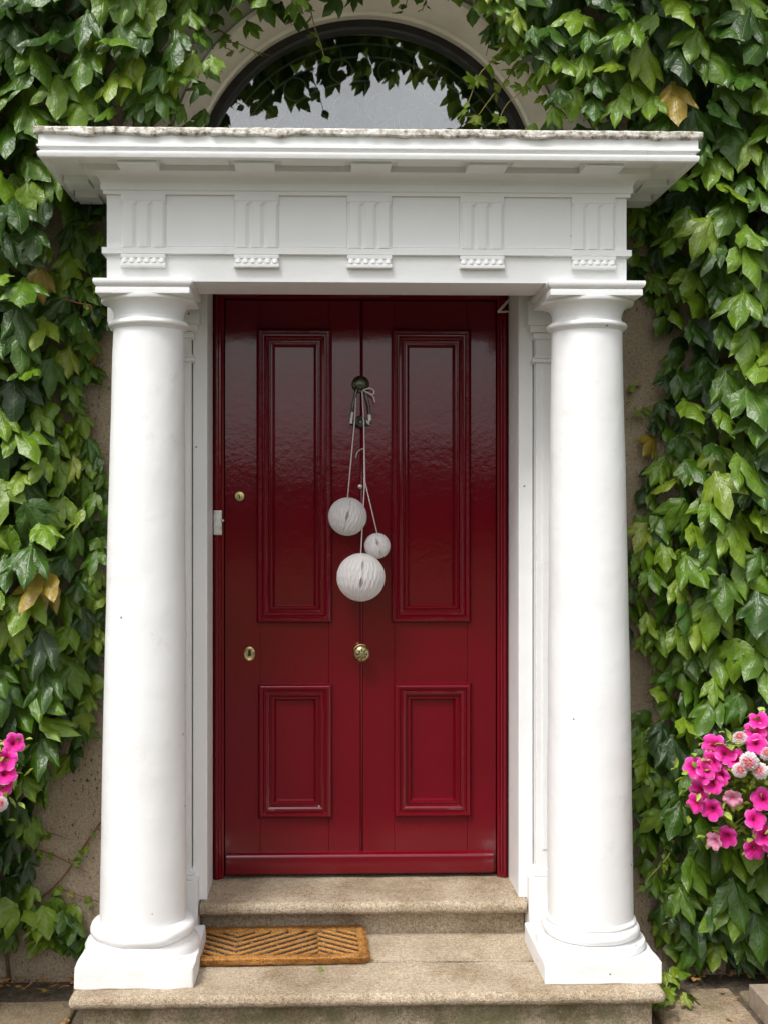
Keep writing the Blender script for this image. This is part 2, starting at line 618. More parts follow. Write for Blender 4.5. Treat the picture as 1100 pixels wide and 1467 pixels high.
def lathe_bm(prof, cx, cy, seg=48, axis='Z', cz=0.0):
    bm = bmesh.new()
    rings = []
    for r, h in prof:
        ring = []
        for k in range(seg):
            a = 2 * math.pi * k / seg
            if axis == 'Z':
                ring.append(bm.verts.new((cx + r * math.cos(a), cy + r * math.sin(a), h)))
            else:
                ring.append(bm.verts.new((cx + r * math.cos(a), cy + h, cz + r * math.sin(a))))
        rings.append(ring)
    for a, b_ in zip(rings, rings[1:]):
        for k in range(seg):
            bm.faces.new((a[k], a[(k + 1) % seg], b_[(k + 1) % seg], b_[k]))
    bm.faces.new(rings[0][::-1])
    bm.faces.new(rings[-1])
    return bm


def arc(cx, cy, r, a0, a1, n):
    return [(cx + r * math.cos(R(a0 + (a1 - a0) * i / n)), cy + r * math.sin(R(a0 + (a1 - a0) * i / n))) for i in range(n + 1)]


def sweep_u(bm, prof, xh, yf, yb, closed=True):
    """profile of (offset, z) carried round left side, front and right side with mitred corners"""
    rings = []
    for x_s, y_s, kx, ky in ((-1, yb, 1, 0), (-1, yf, 1, 1), (1, yf, 1, 1), (1, yb, 1, 0)):
        rings.append([bm.verts.new((x_s * (xh + o * kx), y_s - o * ky, z)) for o, z in prof])
    n = len(prof)
    for a, b_ in zip(rings, rings[1:]):
        for k in range(n if closed else n - 1):
            bm.faces.new((a[k], a[(k + 1) % n], b_[(k + 1) % n], b_[k]))
    if closed:
        bm.faces.new(rings[0])
        bm.faces.new(rings[-1][::-1])


# ------------------------------------------------------------------ ground
TH = 0.270          # threshold tread
LT = 0.150          # lower tread
WALL_Y = -0.20
bm = bmesh.new()
bmesh.ops.create_grid(bm, x_segments=60, y_segments=60, size=1.0)
for v in bm.verts:
    v.co.x = math.copysign(abs(v.co.x) ** 3, v.co.x) * 400
    v.co.y = math.copysign(abs(v.co.y) ** 3, v.co.y) * 400 + WALL_Y
    v.co.z = -0.012 + 0.006 * noise.noise(v.co * 3)
ground = tag(bm_obj('ground', bm, M['ground'], smooth=True), 'bare earth and gravel at the foot of the house wall', 'ground', kind='structure')

# paving stones beside the steps
path = None
for i, (x0, x1, y0, y1, mat) in enumerate([
        (0.895, 1.185, -0.92, -0.345, 'paving_light'), (1.21, 1.95, -1.05, -0.36, 'paving'),
        (-1.62, -0.905, -0.98, -0.395, 'paving'), (-2.4, -1.65, -0.95, -0.40, 'paving_light'),
        (-0.62, 0.10, -1.60, -1.02, 'paving'), (0.13, 0.86, -1.62, -1.02, 'paving_light'), (-1.40, -0.65, -1.62, -1.01, 'paving_light'),
        (0.89, 1.60, -1.60, -1.08, 'paving')]):
    dense_box('paving_slab', x0, x1, y0, y1, -0.05, 0.006, M[mat], ground, 0.06, 0.012, 0.006, 7, i * 3.1)

# ------------------------------------------------------------------ house wall with door and fanlight openings
OX, DTOP = 0.518, 2.336          # opening half width, top of the door frame
WR = 0.69
FC, FR = 2.676, 0.612            # fanlight centre height and radius
wall = tag(empty('house_wall', (0, WALL_Y, 0)), 'roughcast rendered house wall with an arched opening behind the portico', 'wall')
bm = bmesh.new()
NA = 40
for s in (-1, 1):
    out = [(-5.5, -0.3), (-OX, -0.3), (-OX, DTOP), (0, DTOP), (0, FC), (-WR, FC)]
    out += [(WR * math.cos(R(180 - 90 * i / NA)), FC + WR * math.sin(R(180 - 90 * i / NA))) for i in range(1, NA + 1)]
    out += [(0, 6.2), (-5.5, 6.2)]
    f = [bm.verts.new((s * -x if s == 1 else x, WALL_Y, z)) for x, z in out]
    g = [bm.verts.new((s * -x if s == 1 else x, 0.25, z)) for x, z in out]
    bm.faces.new(f)
    bm.faces.new(g)
    for i in range(len(out)):
        j = (i + 1) % len(out)
        if abs(out[i][0]) < 1e-6 and abs(out[j][0]) < 1e-6:
            continue
        bm.faces.new((f[i], f[j], g[j], g[i]))
bm_obj('render_coat', bm, M['wall'], wall, auto=30)

# arched surround: flat band with a bead, and the splayed cream reveal
def arch_sweep(name, prof, mat, parent, a0=0, a1=180, n=72, cz=FC):
    bm = bmesh.new()
    rings = []
    for i in range(n + 1):
        a = R(a0 + (a1 - a0) * i / n)
        rings.append([bm.verts.new((r * math.cos(a) + 0.017, y, cz + r * math.sin(a))) for r, y in prof])
    k = len(prof)
    for p, q in zip(rings, rings[1:]):
        for j in range(k):
            bm.faces.new((p[j], p[(j + 1) % k], q[(j + 1) % k], q[j]))
    bm.faces.new(rings[0])
    bm.faces.new(rings[-1][::-1])
    return bm_obj(name, bm, mat, parent, auto=35)

arch_sweep('arch_surround', [(0.605, -0.01), (0.602, -0.06), (0.612, -0.066), (0.612, -0.10), (0.640, -0.205), (0.648, -0.222), (0.662, -0.226), (0.672, -0.216),
                             (0.80, -0.212), (0.815, -0.222), (0.83, -0.218), (0.832, -0.19), (0.70, -0.19), (0.66, -0.10), (0.65, -0.01)], M['cream'], wall)
# door lining: side and head linings of the doorway
for s in (-1, 1):
    bm = bmesh.new()
    pl = [(0.516, -0.034), (0.516, -0.238), (0.519, -0.2405), (0.562, -0.2405), (0.562, -0.18), (0.60, -0.18), (0.60, -0.034)]
    a = [bm.verts.new((s * x, y, TH + 0.001)) for x, y in pl]
    b_ = [bm.verts.new((s * x, y, 2.42)) for x, y in pl]
    for i in range(len(pl)):
        j = (i + 1) % len(pl)
        bm.faces.new((a[i], a[j], b_[j], b_[i]))
    bm.faces.new(a); bm.faces.new(b_)
    bm_obj('door_lining', bm, M['white'], wall, auto=30)
box('head_lining', -0.515, 0.515, -0.2395, -0.02, DTOP + 0.003, 2.42, M['white'], wall, 0.003)

# ------------------------------------------------------------------ fanlight
fan = tag(empty('fanlight_window', (0, 0, FC)), 'dark semicircular leaded fanlight above the portico roof', 'window')
bm = bmesh.new()
sheets = []
for yy in (0.0, 0.004):
    c0 = bm.verts.new((0.017, yy, FC))
    ring = [bm.verts.new((0.017 + 0.60 * math.cos(R(180 * i / 60)), yy, FC + 0.60 * math.sin(R(180 * i / 60)))) for i in range(61)]
    for i in range(60):
        bm.faces.new((c0, ring[i], ring[i + 1]))
    sheets.append([c0] + ring)
for i in range(61):
    bm.faces.new((sheets[0][i], sheets[0][i + 1], sheets[1][i + 1], sheets[1][i]))
bm.faces.new((sheets[0][61], sheets[0][0], sheets[1][0], sheets[1][61]))
bm_obj('glass_pane', bm, M['glass'], fan)
arch_sweep('window_frame', [(0.604, -0.02), (0.575, -0.03), (0.568, -0.022), (0.565, 0.02), (0.604, 0.02)], M['darktimber'], fan)
box('window_sill', -0.60, 0.616, -0.04, 0.03, FC - 0.03, FC + 0.012, M['white'], fan)
LEADY = 0.014
def lead(pts, r=0.0042):
    tube_obj('lead_came', [(x + 0.017, LEADY, FC + z) for x, z in pts], r, M['lead'], fan, 5)
for rr in (0.53, 0.485, 0.40):
    lead(arc(0, 0, rr, 2, 178, 48))
for k in range(1, 18):
    a = R(180 * k / 18)
    lead([(math.cos(a) * 0.485, math.sin(a) * 0.485), (math.cos(a) * 0.53, math.sin(a) * 0.53)], 0.0035)
for k in range(1, 9):
    a = R(180 * (k - 0.5) / 8)
    cx_, cz_ = math.cos(a) * 0.4425, math.sin(a) * 0.4425
    lead(arc(cx_, cz_, 0.041, 0, 360, 16), 0.0035)
    a2 = R(180 * k / 8)
    if k < 8:
        lead([(math.cos(a2) * 0.20, math.sin(a2) * 0.20), (math.cos(a2) * 0.40, math.sin(a2) * 0.40)], 0.0035)
    # scrolls between the spokes
    b0 = Vector((math.cos(a) * 0.30, math.sin(a) * 0.30))
    sp = []
    for q in range(22):
        rr, an = 0.062 * (1 - q / 26), a + q * 0.42
        sp.append((b0.x + rr * math.cos(an), b0.y + rr * math.sin(an)))
    lead(sp, 0.003)
lead(arc(0, 0, 0.20, 2, 178, 30))
# closed dark room behind the glass and the door
bm = bmesh.new()
bm_box(bm, -0.75, 0.75, 0.07, 0.24, 0.1, 3.5)
bm_obj('dark_hall', bm, M['interior'], wall)

# ------------------------------------------------------------------ steps
def step_slab(name, x0, x1, yb, yf, z0, z1, mat, parent, nose_r, seed, side_nose=False, amp=0.003):
    """tread with a rounded front edge (and ends)"""
    bm = bmesh.new()
    bm_box(bm, x0, x1, yf, yb, z0, z1)
    es = []
    for e in bm.edges:
        a, b_ = e.verts
        front = abs(a.co.y - yf) < 1e-5 and abs(b_.co.y - yf) < 1e-5
        hor = abs(a.co.z - b_.co.z) < 1e-5
        if front and hor:
            es.append(e)
        elif side_nose and hor and abs(a.co.x - b_.co.x) < 1e-5:
            es.append(e)
        elif side_nose and front:
            es.append(e)
    bmesh.ops.bevel(bm, geom=es, offset=nose_r, segments=5, affect='EDGES', profile=0.5)
    for axis, a, b_ in ((0, x0, x1), (1, yf, yb)):
        n = max(1, int((b_ - a) / 0.035))
        for i in range(1, n):
            co, no = [0, 0, 0], [0, 0, 0]
            co[axis] = a + (b_ - a) * i / n
            no[axis] = 1
            bmesh.ops.bisect_plane(bm, geom=bm.verts[:] + bm.edges[:] + bm.faces[:], plane_co=co, plane_no=no)
    o = bm_obj(name, bm, mat, parent, auto=50)
    wobble(o.data, amp, 9, seed)
    return o

s1 = tag(empty('stone_step', (0, -0.2, LT)), 'upper sandy granite doorstep between the pilasters, under the red door', 'step')
step_slab('tread', -0.536, 0.536, 0.04, -0.285, TH - 0.042, TH, M['stone'], s1, 0.018, 1.0)
step_slab('riser', -0.536, 0.536, 0.03, -0.222, LT - 0.02, TH - 0.040, M['stone'], s1, 0.003, 2.0, amp=0.002)
s2 = tag(empty('stone_step', (0, -0.6, 0)), 'wide lower granite step that carries the two white columns', 'step')
JY = CAMY + 3.687
step_slab('tread_slab', -0.872, 0.868, JY + 0.002, -0.735, LT - 0.040, LT, M['stone'], s2, 0.0195, 3.0, True, amp=0.0025)
step_slab('tread_slab', -0.850, 0.850, -0.16, JY + 0.014, LT - 0.050, LT - 0.001, M['stone'], s2, 0.001, 4.0, amp=0.002)
box('joint', -0.84, 0.84, JY + 0.0, JY + 0.016, LT - 0.045, LT - 0.004, M['joint'], s2, 0.001)
step_slab('riser', -0.835, 0.832, -0.17, -0.695, -0.05, LT - 0.039, M['stone_low'], s2, 0.004, 5.0, amp=0.004)

# ------------------------------------------------------------------ portico
por = tag(empty('portico', (0, -0.5, LT)), 'white painted classical portico with two columns and a triglyph frieze', 'portico')
CXL, CXR, CY = -0.690, 0.696, -0.497
def column(cx, seed, lumpy):
    prof = []
    n = 26
    for i in range(n + 1):
        t = i / n
        z = 0.300 + t * (2.112 - 0.300)
        r = 0.1315 - 0.0235 * (t ** 1.5)
        if t > 0.97: r += 0.0
        prof.append((r, z))
    prof = [(0.140, 0.292), (0.135, 0.298)] + prof + [(0.110, 2.118)]
    bm = lathe_bm(prof, cx, CY, 64)
    col_ = bm_obj('column', bm, M['white'], por, auto=40)
    wobble(col_.data, 0.0018, 5, seed)
    # capital: astragal, neck, flared echinus
    cap = [(0.106, 2.108), (0.116, 2.117)] + arc(0.1145, 2.127, 0.0095, -80, 80, 8) + [(0.1085, 2.139), (0.106, 2.148)]
    cap += [(0.106 + 0.036 * (1 - math.cos(R(90 * i / 10))), 2.150 + 0.043 * math.sin(R(90 * i / 10))) for i in range(11)] + [(0.144, 2.197), (0.144, 2.203), (0.12, 2.204)]
    o = bm_obj('capital', lathe_bm(cap, cx, CY, 64), M['white'], col_, auto=40)
    wobble(o.data, 0.0012, 14, seed + 3)
    bm = bmesh.new()
    bm_box(bm, cx - 0.140, cx + 0.140, CY - 0.140, CY + 0.140, 2.203, 2.223, 0.003)
    o = bm_obj('abacus', bm, M['white'], col_, auto=40)
    bm = bmesh.new()
    pr = [(0.135, 2.2235), (0.141, 2.227), (0.1455, 2.233), (0.147, 2.241), (0.145, 2.247)]
    rings = [[bm.verts.new((cx + sx * r, CY + sy * r, z)) for sx, sy in ((-1, -1), (1, -1), (1, 1), (-1, 1))] for r, z in pr]
    for a, b_ in zip(rings, rings[1:]):
        for k in range(4):
            bm.faces.new((a[k], a[(k + 1) % 4], b_[(k + 1) % 4], b_[k]))
    bm.faces.new(rings[0][::-1]); bm.faces.new(rings[-1])
    bm_obj('abacus_moulding', bm, M['white'], o.parent, auto=30)
    # base mouldings
    if lumpy:
        bp = [(0.15, 0.205), (0.172, 0.212), (0.174, 0.226), (0.168, 0.242), (0.158, 0.252), (0.157, 0.258)] + arc(0.140, 0.279, 0.022, -60, 75, 8) + [(0.137, 0.305), (0.128, 0.306)]
    else:
        bp = [(0.15, 0.205), (0.166, 0.212), (0.170, 0.222), (0.165, 0.236), (0.147, 0.242), (0.140, 0.247)] + arc(0.131, 0.266, 0.0195, -75, 75, 10) + [(0.138, 0.288), (0.139, 0.294), (0.134, 0.300), (0.128, 0.302)]
    o = bm_obj('base_moulding', lathe_bm(bp, cx, CY, 72), M['white'], col_, auto=45)
    wobble(o.data, 0.007 if lumpy else 0.0022, 11 if lumpy else 16, seed + 9)
    o = dense_box('plinth', cx - 0.176, cx + 0.176, CY - 0.178, CY + 0.176, LT - 0.002, 0.214, M['white'], col_, 0.02, 0.006,
                  0.0055 if lumpy else 0.003, 13, seed + 5)
    if lumpy:      # old plaster flaunching slumped between torus and plinth
        for v in o.data.vertices:
            if v.co.z > 0.2:
                d = max(abs(v.co.x - cx), abs(v.co.y - CY))
                v.co.z += 0.05 * max(0, 1 - d / 0.165)
    return col_
for cx_, sd, lump, lean in ((CXL, 1.3, True, 0.019), (CXR, 8.1, False, -0.012)):
    c_ = column(cx_, sd, lump)
    for o in [c_] + list(c_.children):       # the old columns lean inwards a little
        for v in o.data.vertices:
            v.co.x += lean * max(0, v.co.z - 0.3) / 1.92

# pilasters on the wall behind the columns
for s in (-1, 1):
    bm = bmesh.new()
    bm_box(bm, *sorted((s * 0.566, s * 0.80)), -0.283, -0.17, LT + 0.1, 2.25, 0.003)
    pil = bm_obj('pilaster', bm, M['white'], por, auto=40)
    box('panel_strip', *sorted((s * 0.586, s * 0.78)), -0.287, -0.275, 0.44, 2.03, M['white'], pil, 0.003)
    box('pilaster_plinth', *sorted((s * 0.541, s * 0.82)), -0.298, -0.172, LT - 0.002, 0.352, M['white'], pil, 0.004)
    for k, (d, z0, z1) in enumerate([(0.012, 0.3525, 0.366), (0.006, 0.3665, 0.378), (0.014, 2.045, 2.058), (0.008, 2.0585, 2.068),
                                     (0.010, 2.122, 2.142), (0.024, 2.1425, 2.165), (0.032, 2.1655, 2.246)]):
        box('pilaster_moulding', *sorted((s * (0.566 - d), s * (0.80 + d))), -0.283 - d, -0.173, z0, z1, M['white'], pil, 0.003)

# entablature, one continuous U in plan
XH, YF = 0.782, -0.604
bm = bmesh.new()
sweep_u(bm, [(0, 2.245), (0, 2.324), (0.004, 2.3245), (0.013, 2.326), (0.013, 2.344), (0.003, 2.346), (0.0, 2.347), (0.0, 2.51), (-0.205, 2.51), (-0.205, 2.245)],
        XH, YF, WALL_Y - 0.002)
arcv = bm_obj('architrave_and_frieze', bm, M['white'], por, auto=30)
bm = bmesh.new()
cav = [(0.018 + 0.036 * (1 - math.cos(R(90 * i / 8))), 2.5385 + 0.020 * math.sin(R(90 * i / 8))) for i in range(9)]
sweep_u(bm, [(-0.05, 2.5035), (0.010, 2.5035), (0.010, 2.513), (0.016, 2.516), (0.016, 2.5365)] + cav + [(0.060, 2.560), (0.060, 2.578),
             (0.146, 2.578), (0.150, 2.565), (0.160, 2.5645), (0.166, 2.568), (0.169, 2.576), (0.169, 2.582), (0.162, 2.586), (0.160, 2.591), (0.163, 2.595), (0.170, 2.597),
             (0.170, 2.602), (0.166, 2.604), (0.166, 2.638), (-0.05, 2.638)], XH, YF, WALL_Y - 0.003)
cor = bm_obj('cornice', bm, M['white'], por, auto=28)
box('porch_ceiling', -0.60, 0.60, -0.42, -0.204, 2.425, 2.46, M['white'], por)
rs = dense_box('roof_slab', -XH - 0.178, XH + 0.178, YF - 0.178, WALL_Y - 0.004, 2.634, 2.652, M['roof'], por, 0.017, 0.006, 0.0, 10)
for v in rs.data.vertices:
    n1 = noise.noise(v.co * 35)
    n2 = noise.noise(v.co * Vector((90, 90, 40)))
    edge = v.co.y < YF - 0.15 or abs(v.co.x) > XH + 0.15
    v.co.z += 0.003 * n1 + 0.002 * n2 - (0.003 + 0.008 * max(0, noise.noise(v.co * 18 + Vector((5, 0, 0)))) if edge and v.co.z < 2.643 else 0)
    if edge:
        v.co.y += 0.004 * n1 + 0.003 * n2
        v.co.x += 0.004 * n2
# triglyphs, regulae, guttae, mutules
def trig_mesh():
    w, d = 0.133, 0.009
    g, q = 0.0115, 0.0065
    px = [-w / 2, -w / 2 + 0.009]
    pd = [0.002, d]
    for c in (-0.022, 0.022):
        px += [c - g, c, c + g]
        pd += [d, d - q, d]
    px += [w / 2 - 0.009, w / 2]
    pd += [d, 0.002]
    bm = bmesh.new()
    z0, z1, z2 = 2.3462, 2.472, 2.484
    lo = [bm.verts.new((x, -dd, z0)) for x, dd in zip(px, pd)]
    hi = [bm.verts.new((x, -dd, z1)) for x, dd in zip(px, pd)]
    top = [bm.verts.new((x, -d if 0 < i < len(px) - 1 else -d * 0.8, z2)) for i, x in enumerate(px)]
    cap = [bm.verts.new((x, -d - 0.0015 if 0 < i < len(px) - 1 else -d, 2.487)) for i, x in enumerate(px)]
    cap2 = [bm.verts.new((x, -d - 0.0015 if 0 < i < len(px) - 1 else -d, 2.5033)) for i, x in enumerate(px)]
    rows = [lo, hi, top, cap, cap2]
    for a, b_ in zip(rows, rows[1:]):
        for i in range(len(px) - 1):
            bm.faces.new((a[i], a[i + 1], b_[i + 1], b_[i]))
    for i in (0, len(px) - 1):      # sides back to the frieze
        bk = [bm.verts.new((px[i], 0.001, r[i].co.z)) for r in rows]
        for k in range(len(rows) - 1):
            bm.faces.new((rows[k][i], rows[k + 1][i], bk[k + 1], bk[k]))
    bmesh.ops.recalc_face_normals(bm, faces=bm.faces)
    me = bpy.data.meshes.new('triglyph')
    bm.to_mesh(me); bm.free()
    return me
def gutta_mesh():
    bm = lathe_bm([(0.0106, 0.0), (0.0108, 0.004), (0.0085, 0.016)], 0, 0, 10)
    bmesh.ops.recalc_face_normals(bm, faces=bm.faces)
    me = bpy.data.meshes.new('gutta')
    bm.to_mesh(me); bm.free()
    return me
TM, GM = trig_mesh(), gutta_mesh()
TX = [0.338 * k + 0.004 for k in (-2, -1, 0, 1, 2)]
for x in TX:
    o = link_mesh('triglyph', TM, M['white'], arcv, loc=(x, YF - 0.0005, 0))
    bm = bmesh.new()
    bm_box(bm, x - 0.067, x + 0.067, YF - 0.016, YF + 0.002, 2.312, 2.3243, 0.002)
    bm_box(bm, x - 0.064, x + 0.064, YF - 0.0125, YF + 0.001, 2.2965, 2.3125)
    rg = bm_obj('regula', bm, M['white'], arcv, auto=40)
    bm = bmesh.new()
    bm_box(bm, x - 0.068, x + 0.068, YF - 0.0185, YF + 0.002, 2.285, 2.2975, 0.003)
    bm_obj('gutta_shelf', bm, M['white'], arcv, auto=40)
    for k in range(6):
        link_mesh('gutta', GM, M['white'], rg, True, loc=(x - 0.0555 + k * 0.0222, YF - 0.009, 2.2965))
    box('mutule', x - 0.058, x + 0.058, YF - 0.142, YF - 0.066, 2.556, 2.5795, M['white'], cor, 0.003)
for a, b_ in zip(TX, TX[1:]):
    box('soffit_panel', a + 0.075, b_ - 0.075, YF - 0.128, YF - 0.080, 2.571, 2.5795, M['white'], cor, 0.003)
    box('metope', a + 0.0675, b_ - 0.0675, YF - 0.002, YF + 0.002, 2.350, 2.4975, M['white'], arcv, 0.001)
for s in (-1, 1):       # side faces of the portico
    for y in (-0.50, -0.33):
        box('mutule', *sorted((s * (XH + 0.066), s * (XH + 0.142))), y - 0.045, y + 0.045, 2.556, 2.5795, M['white'], cor, 0.003)
    box('soffit_panel', *sorted((s * (XH + 0.07), s * (XH + 0.14))), YF - 0.14, YF - 0.06, 2.571, 2.5795, M['white'], cor, 0.003)

# ------------------------------------------------------------------ door frame
frm = tag(empty('door_frame', (0, -0.02, TH)), 'glossy dark red door frame set inside the white lining', 'door frame')
LX = 0.476
bm = bmesh.new()
pf = [(0.514, 0.03), (0.514, -0.026), (0.505, -0.033), (0.498, -0.033), (0.494, -0.026), (0.489, -0.026), (0.485, -0.020), (0.478, -0.018), (0.4775, 0.03)]
rings = []
for cx_, z, kx, kz in ((-1, TH, 1, 0), (-1, DTOP, 1, 1), (1, DTOP, 1, 1), (1, TH, 1, 0)):
    rings.append([bm.verts.new((cx_ * x, y, z - (0.514 - x) * kz if kz else z + 0.001)) for x, y in pf])
for a, b_ in zip(rings, rings[1:]):
    for k in range(len(pf)):
        j = (k + 1) % len(pf)
        bm.faces.new((a[k], a[j], b_[j], b_[k]))
bm.faces.new(rings[0]); bm.faces.new(rings[-1][::-1])
bm_obj('frame', bm, M['red'], frm, auto=30)
p = at(312.5, 749, -0.036)
lk = box('latch_plate', p.x - 0.015, p.x + 0.015, -0.041, -0.031, p.z - 0.043, p.z + 0.043, M['steel'], frm, 0.003)
tube_obj('latch_knob', [(p.x + 0.017, -0.046, p.z + 0.008), (p.x + 0.017, -0.036, p.z + 0.008)], 0.006, M['steel'], lk, 8)
a = at(737, 420, -0.05); b_ = at(713, 447, -0.08); c = at(731, 446, -0.045)
tube_obj('wire_stay', [a, b_], 0.005, M['cream'], frm, 6)
tube_obj('wire_stay', [b_, c, c + Vector((0.02, 0.02, 0))], 0.0035, M['cream'], frm, 6)

# ------------------------------------------------------------------ door
door = tag(empty('front_door', (0, 0, TH)), 'glossy dark red four panel front door with a brass knob', 'door')
ZB, ZT = TH + 0.012, DTOP - 0.039
Y0 = 0.0
def dz(py): return at(500, py, Y0).z
def dx(px): return at(px, 733, Y0).x
PAN = [(dx(368), dx(476), dz(892), dz(471)), (dx(560), dx(674), dz(892), dz(471)),
       (dx(370), dx(476), dz(1171), dz(978)), (dx(564), dx(675), dz(1171), dz(978))]
xs = sorted({-LX, LX, *[v for q in PAN[:2] for v in q[:2]]})
# leaf built from stiles, rails and muntins
x1, x2, x3, x4 = PAN[0][0], PAN[0][1], PAN[1][0], PAN[1][1]
zt0, zt1 = PAN[0][2], PAN[0][3]
zb0, zb1 = PAN[2][2], PAN[2][3]
ym = (x2 + x3) / 2
YB = 0.045
def piece(nm, xa, xb, za, zb, yf=0.0):
    return box(nm, xa, xb, yf, YB, za, zb, M['red'], door, 0.0012, 1)
piece('stile', -LX, x1 + .012, ZB, ZT, 0.0)
piece('stile', x4 - .012, LX, ZB, ZT, 0.0)
piece('muntin', x2 - .012, ym - 0.0045, ZB, ZT, 0.0003)
piece('muntin', ym + 0.0045, x3 + .012, ZB, ZT, 0.0003)
for (xa, xb) in ((x1 + .0125, x2 - .0125), (x3 + .0125, x4 - .0125)):
    piece('rail', xa, xb, zt1 - .012, ZT, 0.0008)
    piece('rail', xa, xb, zb1 - .012, zt0 + .012, 0.0008)
    piece('rail', xa, xb, ZB, zb0 + .012, 0.0008)
# centre bead
bm = bmesh.new()
tube(bm, [(ym, 0.0012, ZB), (ym, 0.0012, ZT)], 0.0044, 10)
bm_obj('centre_bead', bm, M['red'], door, smooth=True)
def ring_sweep(name, xa, xb, za, zb, prof, parent):
    """profile (inset, y) mitred round a rectangle"""
    bm = bmesh.new()
    rings = [[bm.verts.new((X - sx * i, y, Z - sz * i)) for i, y in [(q[0] * 1.28, q[1] * 1.25) for q in prof]] for X, Z, sx, sz in ((xa, za, -1, -1), (xb, za, 1, -1), (xb, zb, 1, 1), (xa, zb, -1, 1))]
    n = len(prof)
    for k in range(4):
        a, b_ = rings[k], rings[(k + 1) % 4]
        for j in range(n):
            bm.faces.new((a[j], a[(j + 1) % n], b_[(j + 1) % n], b_[j]))
    return bm_obj(name, bm, M['red'], parent, auto=30)
MP = [(0.0, 0.012), (0.0, -0.006), (0.003, -0.012), (0.009, -0.016), (0.015, -0.014), (0.0175, -0.008), (0.0205, -0.0075), (0.022, -0.011), (0.027, -0.0125), (0.0315, -0.009),
      (0.034, -0.001), (0.0375, 0.0), (0.039, -0.003), (0.0435, -0.0035), (0.047, 0.001), (0.049, 0.009), (0.052, 0.0125), (0.052, 0.03)]
for (xa, xb, za, zb) in PAN:
    pn = box('panel', xa + 0.02, xb - 0.02, 0.0135, 0.034, za + 0.02, zb - 0.02, M['red'], door, 0.001, 1)
    ring_sweep('panel_moulding', xa, xb, za, zb, MP, pn)
# weather board
bm = bmesh.new()
wz0, wz1 = ZB + 0.004, dz(1221)
pw = [(0.001, wz1 + 0.006), (-0.010, wz1 + 0.003), (-0.020, wz1 - 0.006), (-0.022, wz1 - 0.012), (-0.024, wz0 + 0.006), (-0.021, wz0), (0.001, wz0)]
ra = [bm.verts.new((-LX + 0.006, y, z)) for y, z in pw]
rb = [bm.verts.new((LX - 0.012, y, z)) for y, z in pw]
for k in range(len(pw)):
    j = (k + 1) % len(pw)
    bm.faces.new((ra[k], ra[j], rb[j], rb[k]))
bm.faces.new(ra); bm.faces.new(rb[::-1])
bm_obj('weather_board', bm, M['red'], door, auto=35)
# hardware
def disc(name, px, py, prof, mat, parent, seg=28, y=0.0):
    p = at(px, py, y)
    bm = lathe_bm(prof, p.x, y, seg, 'Y', p.z)
    return bm_obj(name, bm, mat, parent, auto=40), p
kn, kp = disc('knob', 517.5, 934, [(0.028, 0.0), (0.028, -0.006), (0.014, -0.010), (0.012, -0.026), (0.022, -0.031), (0.029, -0.040), (0.0305, -0.048), (0.027, -0.057), (0.018, -0.063), (0.006, -0.0655)], M['brass'], door)
for k in range(8):        # chased flower on the knob
    a = 2 * math.pi * k / 8
    tube_obj('knob_petal', [(kp.x + 0.008 * math.cos(a), -0.0650, kp.z + 0.008 * math.sin(a)), (kp.x + 0.019 * math.cos(a), -0.0625, kp.z + 0.019 * math.sin(a))], 0.0032, M['bronze'], kn, 6)
ke, kp = disc('keyhole_plate', 358, 936.5, [(0.019, 0.0), (0.019, -0.004), (0.015, -0.006), (0.012, -0.004)], M['brass'], door)
for v in ke.data.vertices:
    v.co.z = kp.z + (v.co.z - kp.z) * 1.3
box('keyhole', kp.x - 0.005, kp.x + 0.005, -0.0065, -0.003, kp.z - 0.008, kp.z + 0.014, M['keyhole'], ke, 0.002)
cy, cp = disc('lock_cylinder', 344, 711, [(0.0185, 0.0), (0.0185, -0.006), (0.016, -0.009), (0.004, -0.010)], M['brass'], door)
box('key_slot', cp.x - 0.0015, cp.x + 0.0015, -0.0112, -0.009, cp.z - 0.008, cp.z + 0.004, M['keyhole'], cy, 0.0005)
# knocker: boss, two arms, striker ring
kb, bp_ = disc('knocker', 516.5, 551, [(0.030, 0.0), (0.031, -0.006), (0.026, -0.013), (0.020, -0.016), (0.017, -0.024), (0.006, -0.029)], M['bronze'], door)
lo = at(516.5, 603, -0.018)
for s in (-1, 1):
    pts = curve_pts([bp_ + Vector((s * 0.012, -0.018, -0.01)), bp_ + Vector((s * 0.021, -0.022, -0.05)), bp_ + Vector((s * 0.029, -0.021, -0.09)), lo + Vector((s * 0.031, 0, -0.006)), lo + Vector((s * 0.012, 0.002, -0.010))], 4)
    tube_obj('knocker_arm', pts, 0.0055, M['bronze'], kb, 8)
tube_obj('worn_paint', [lo + Vector((0.030, -0.004, 0.022)), lo + Vector((0.033, -0.004, 0.004)), lo + Vector((0.031, -0.004, -0.008)), lo + Vector((0.016, -0.004, 0.0))], 0.0062, M['flake'], kb, 8)
tube_obj('worn_paint', [lo + Vector((-0.028, -0.005, 0.03)), lo + Vector((-0.032, -0.005, 0.006)), lo + Vector((-0.033, -0.005, -0.010))], 0.0048, M['flake'], kb, 8)
bm = lathe_bm([(0.012, 0.010), (0.020, 0.0), (0.022, -0.008), (0.017, -0.016), (0.010, -0.013), (0.005, -0.018)], lo.x, lo.y, 24, 'Y', lo.z - 0.004)
bm_obj('striker', bm, M['bronze'], kb, auto=40)
disc('old_screw', 516, 697, [(0.008, 0.0), (0.008, -0.003), (0.004, -0.006)], M['steel'], door, 12)
tube_obj('old_wire', curve_pts([at(510, 656, -0.004), at(512, 648, -0.008), at(519, 643, -0.008), at(523, 645, -0.006)], 4), 0.0015, M['string'], door, 5)

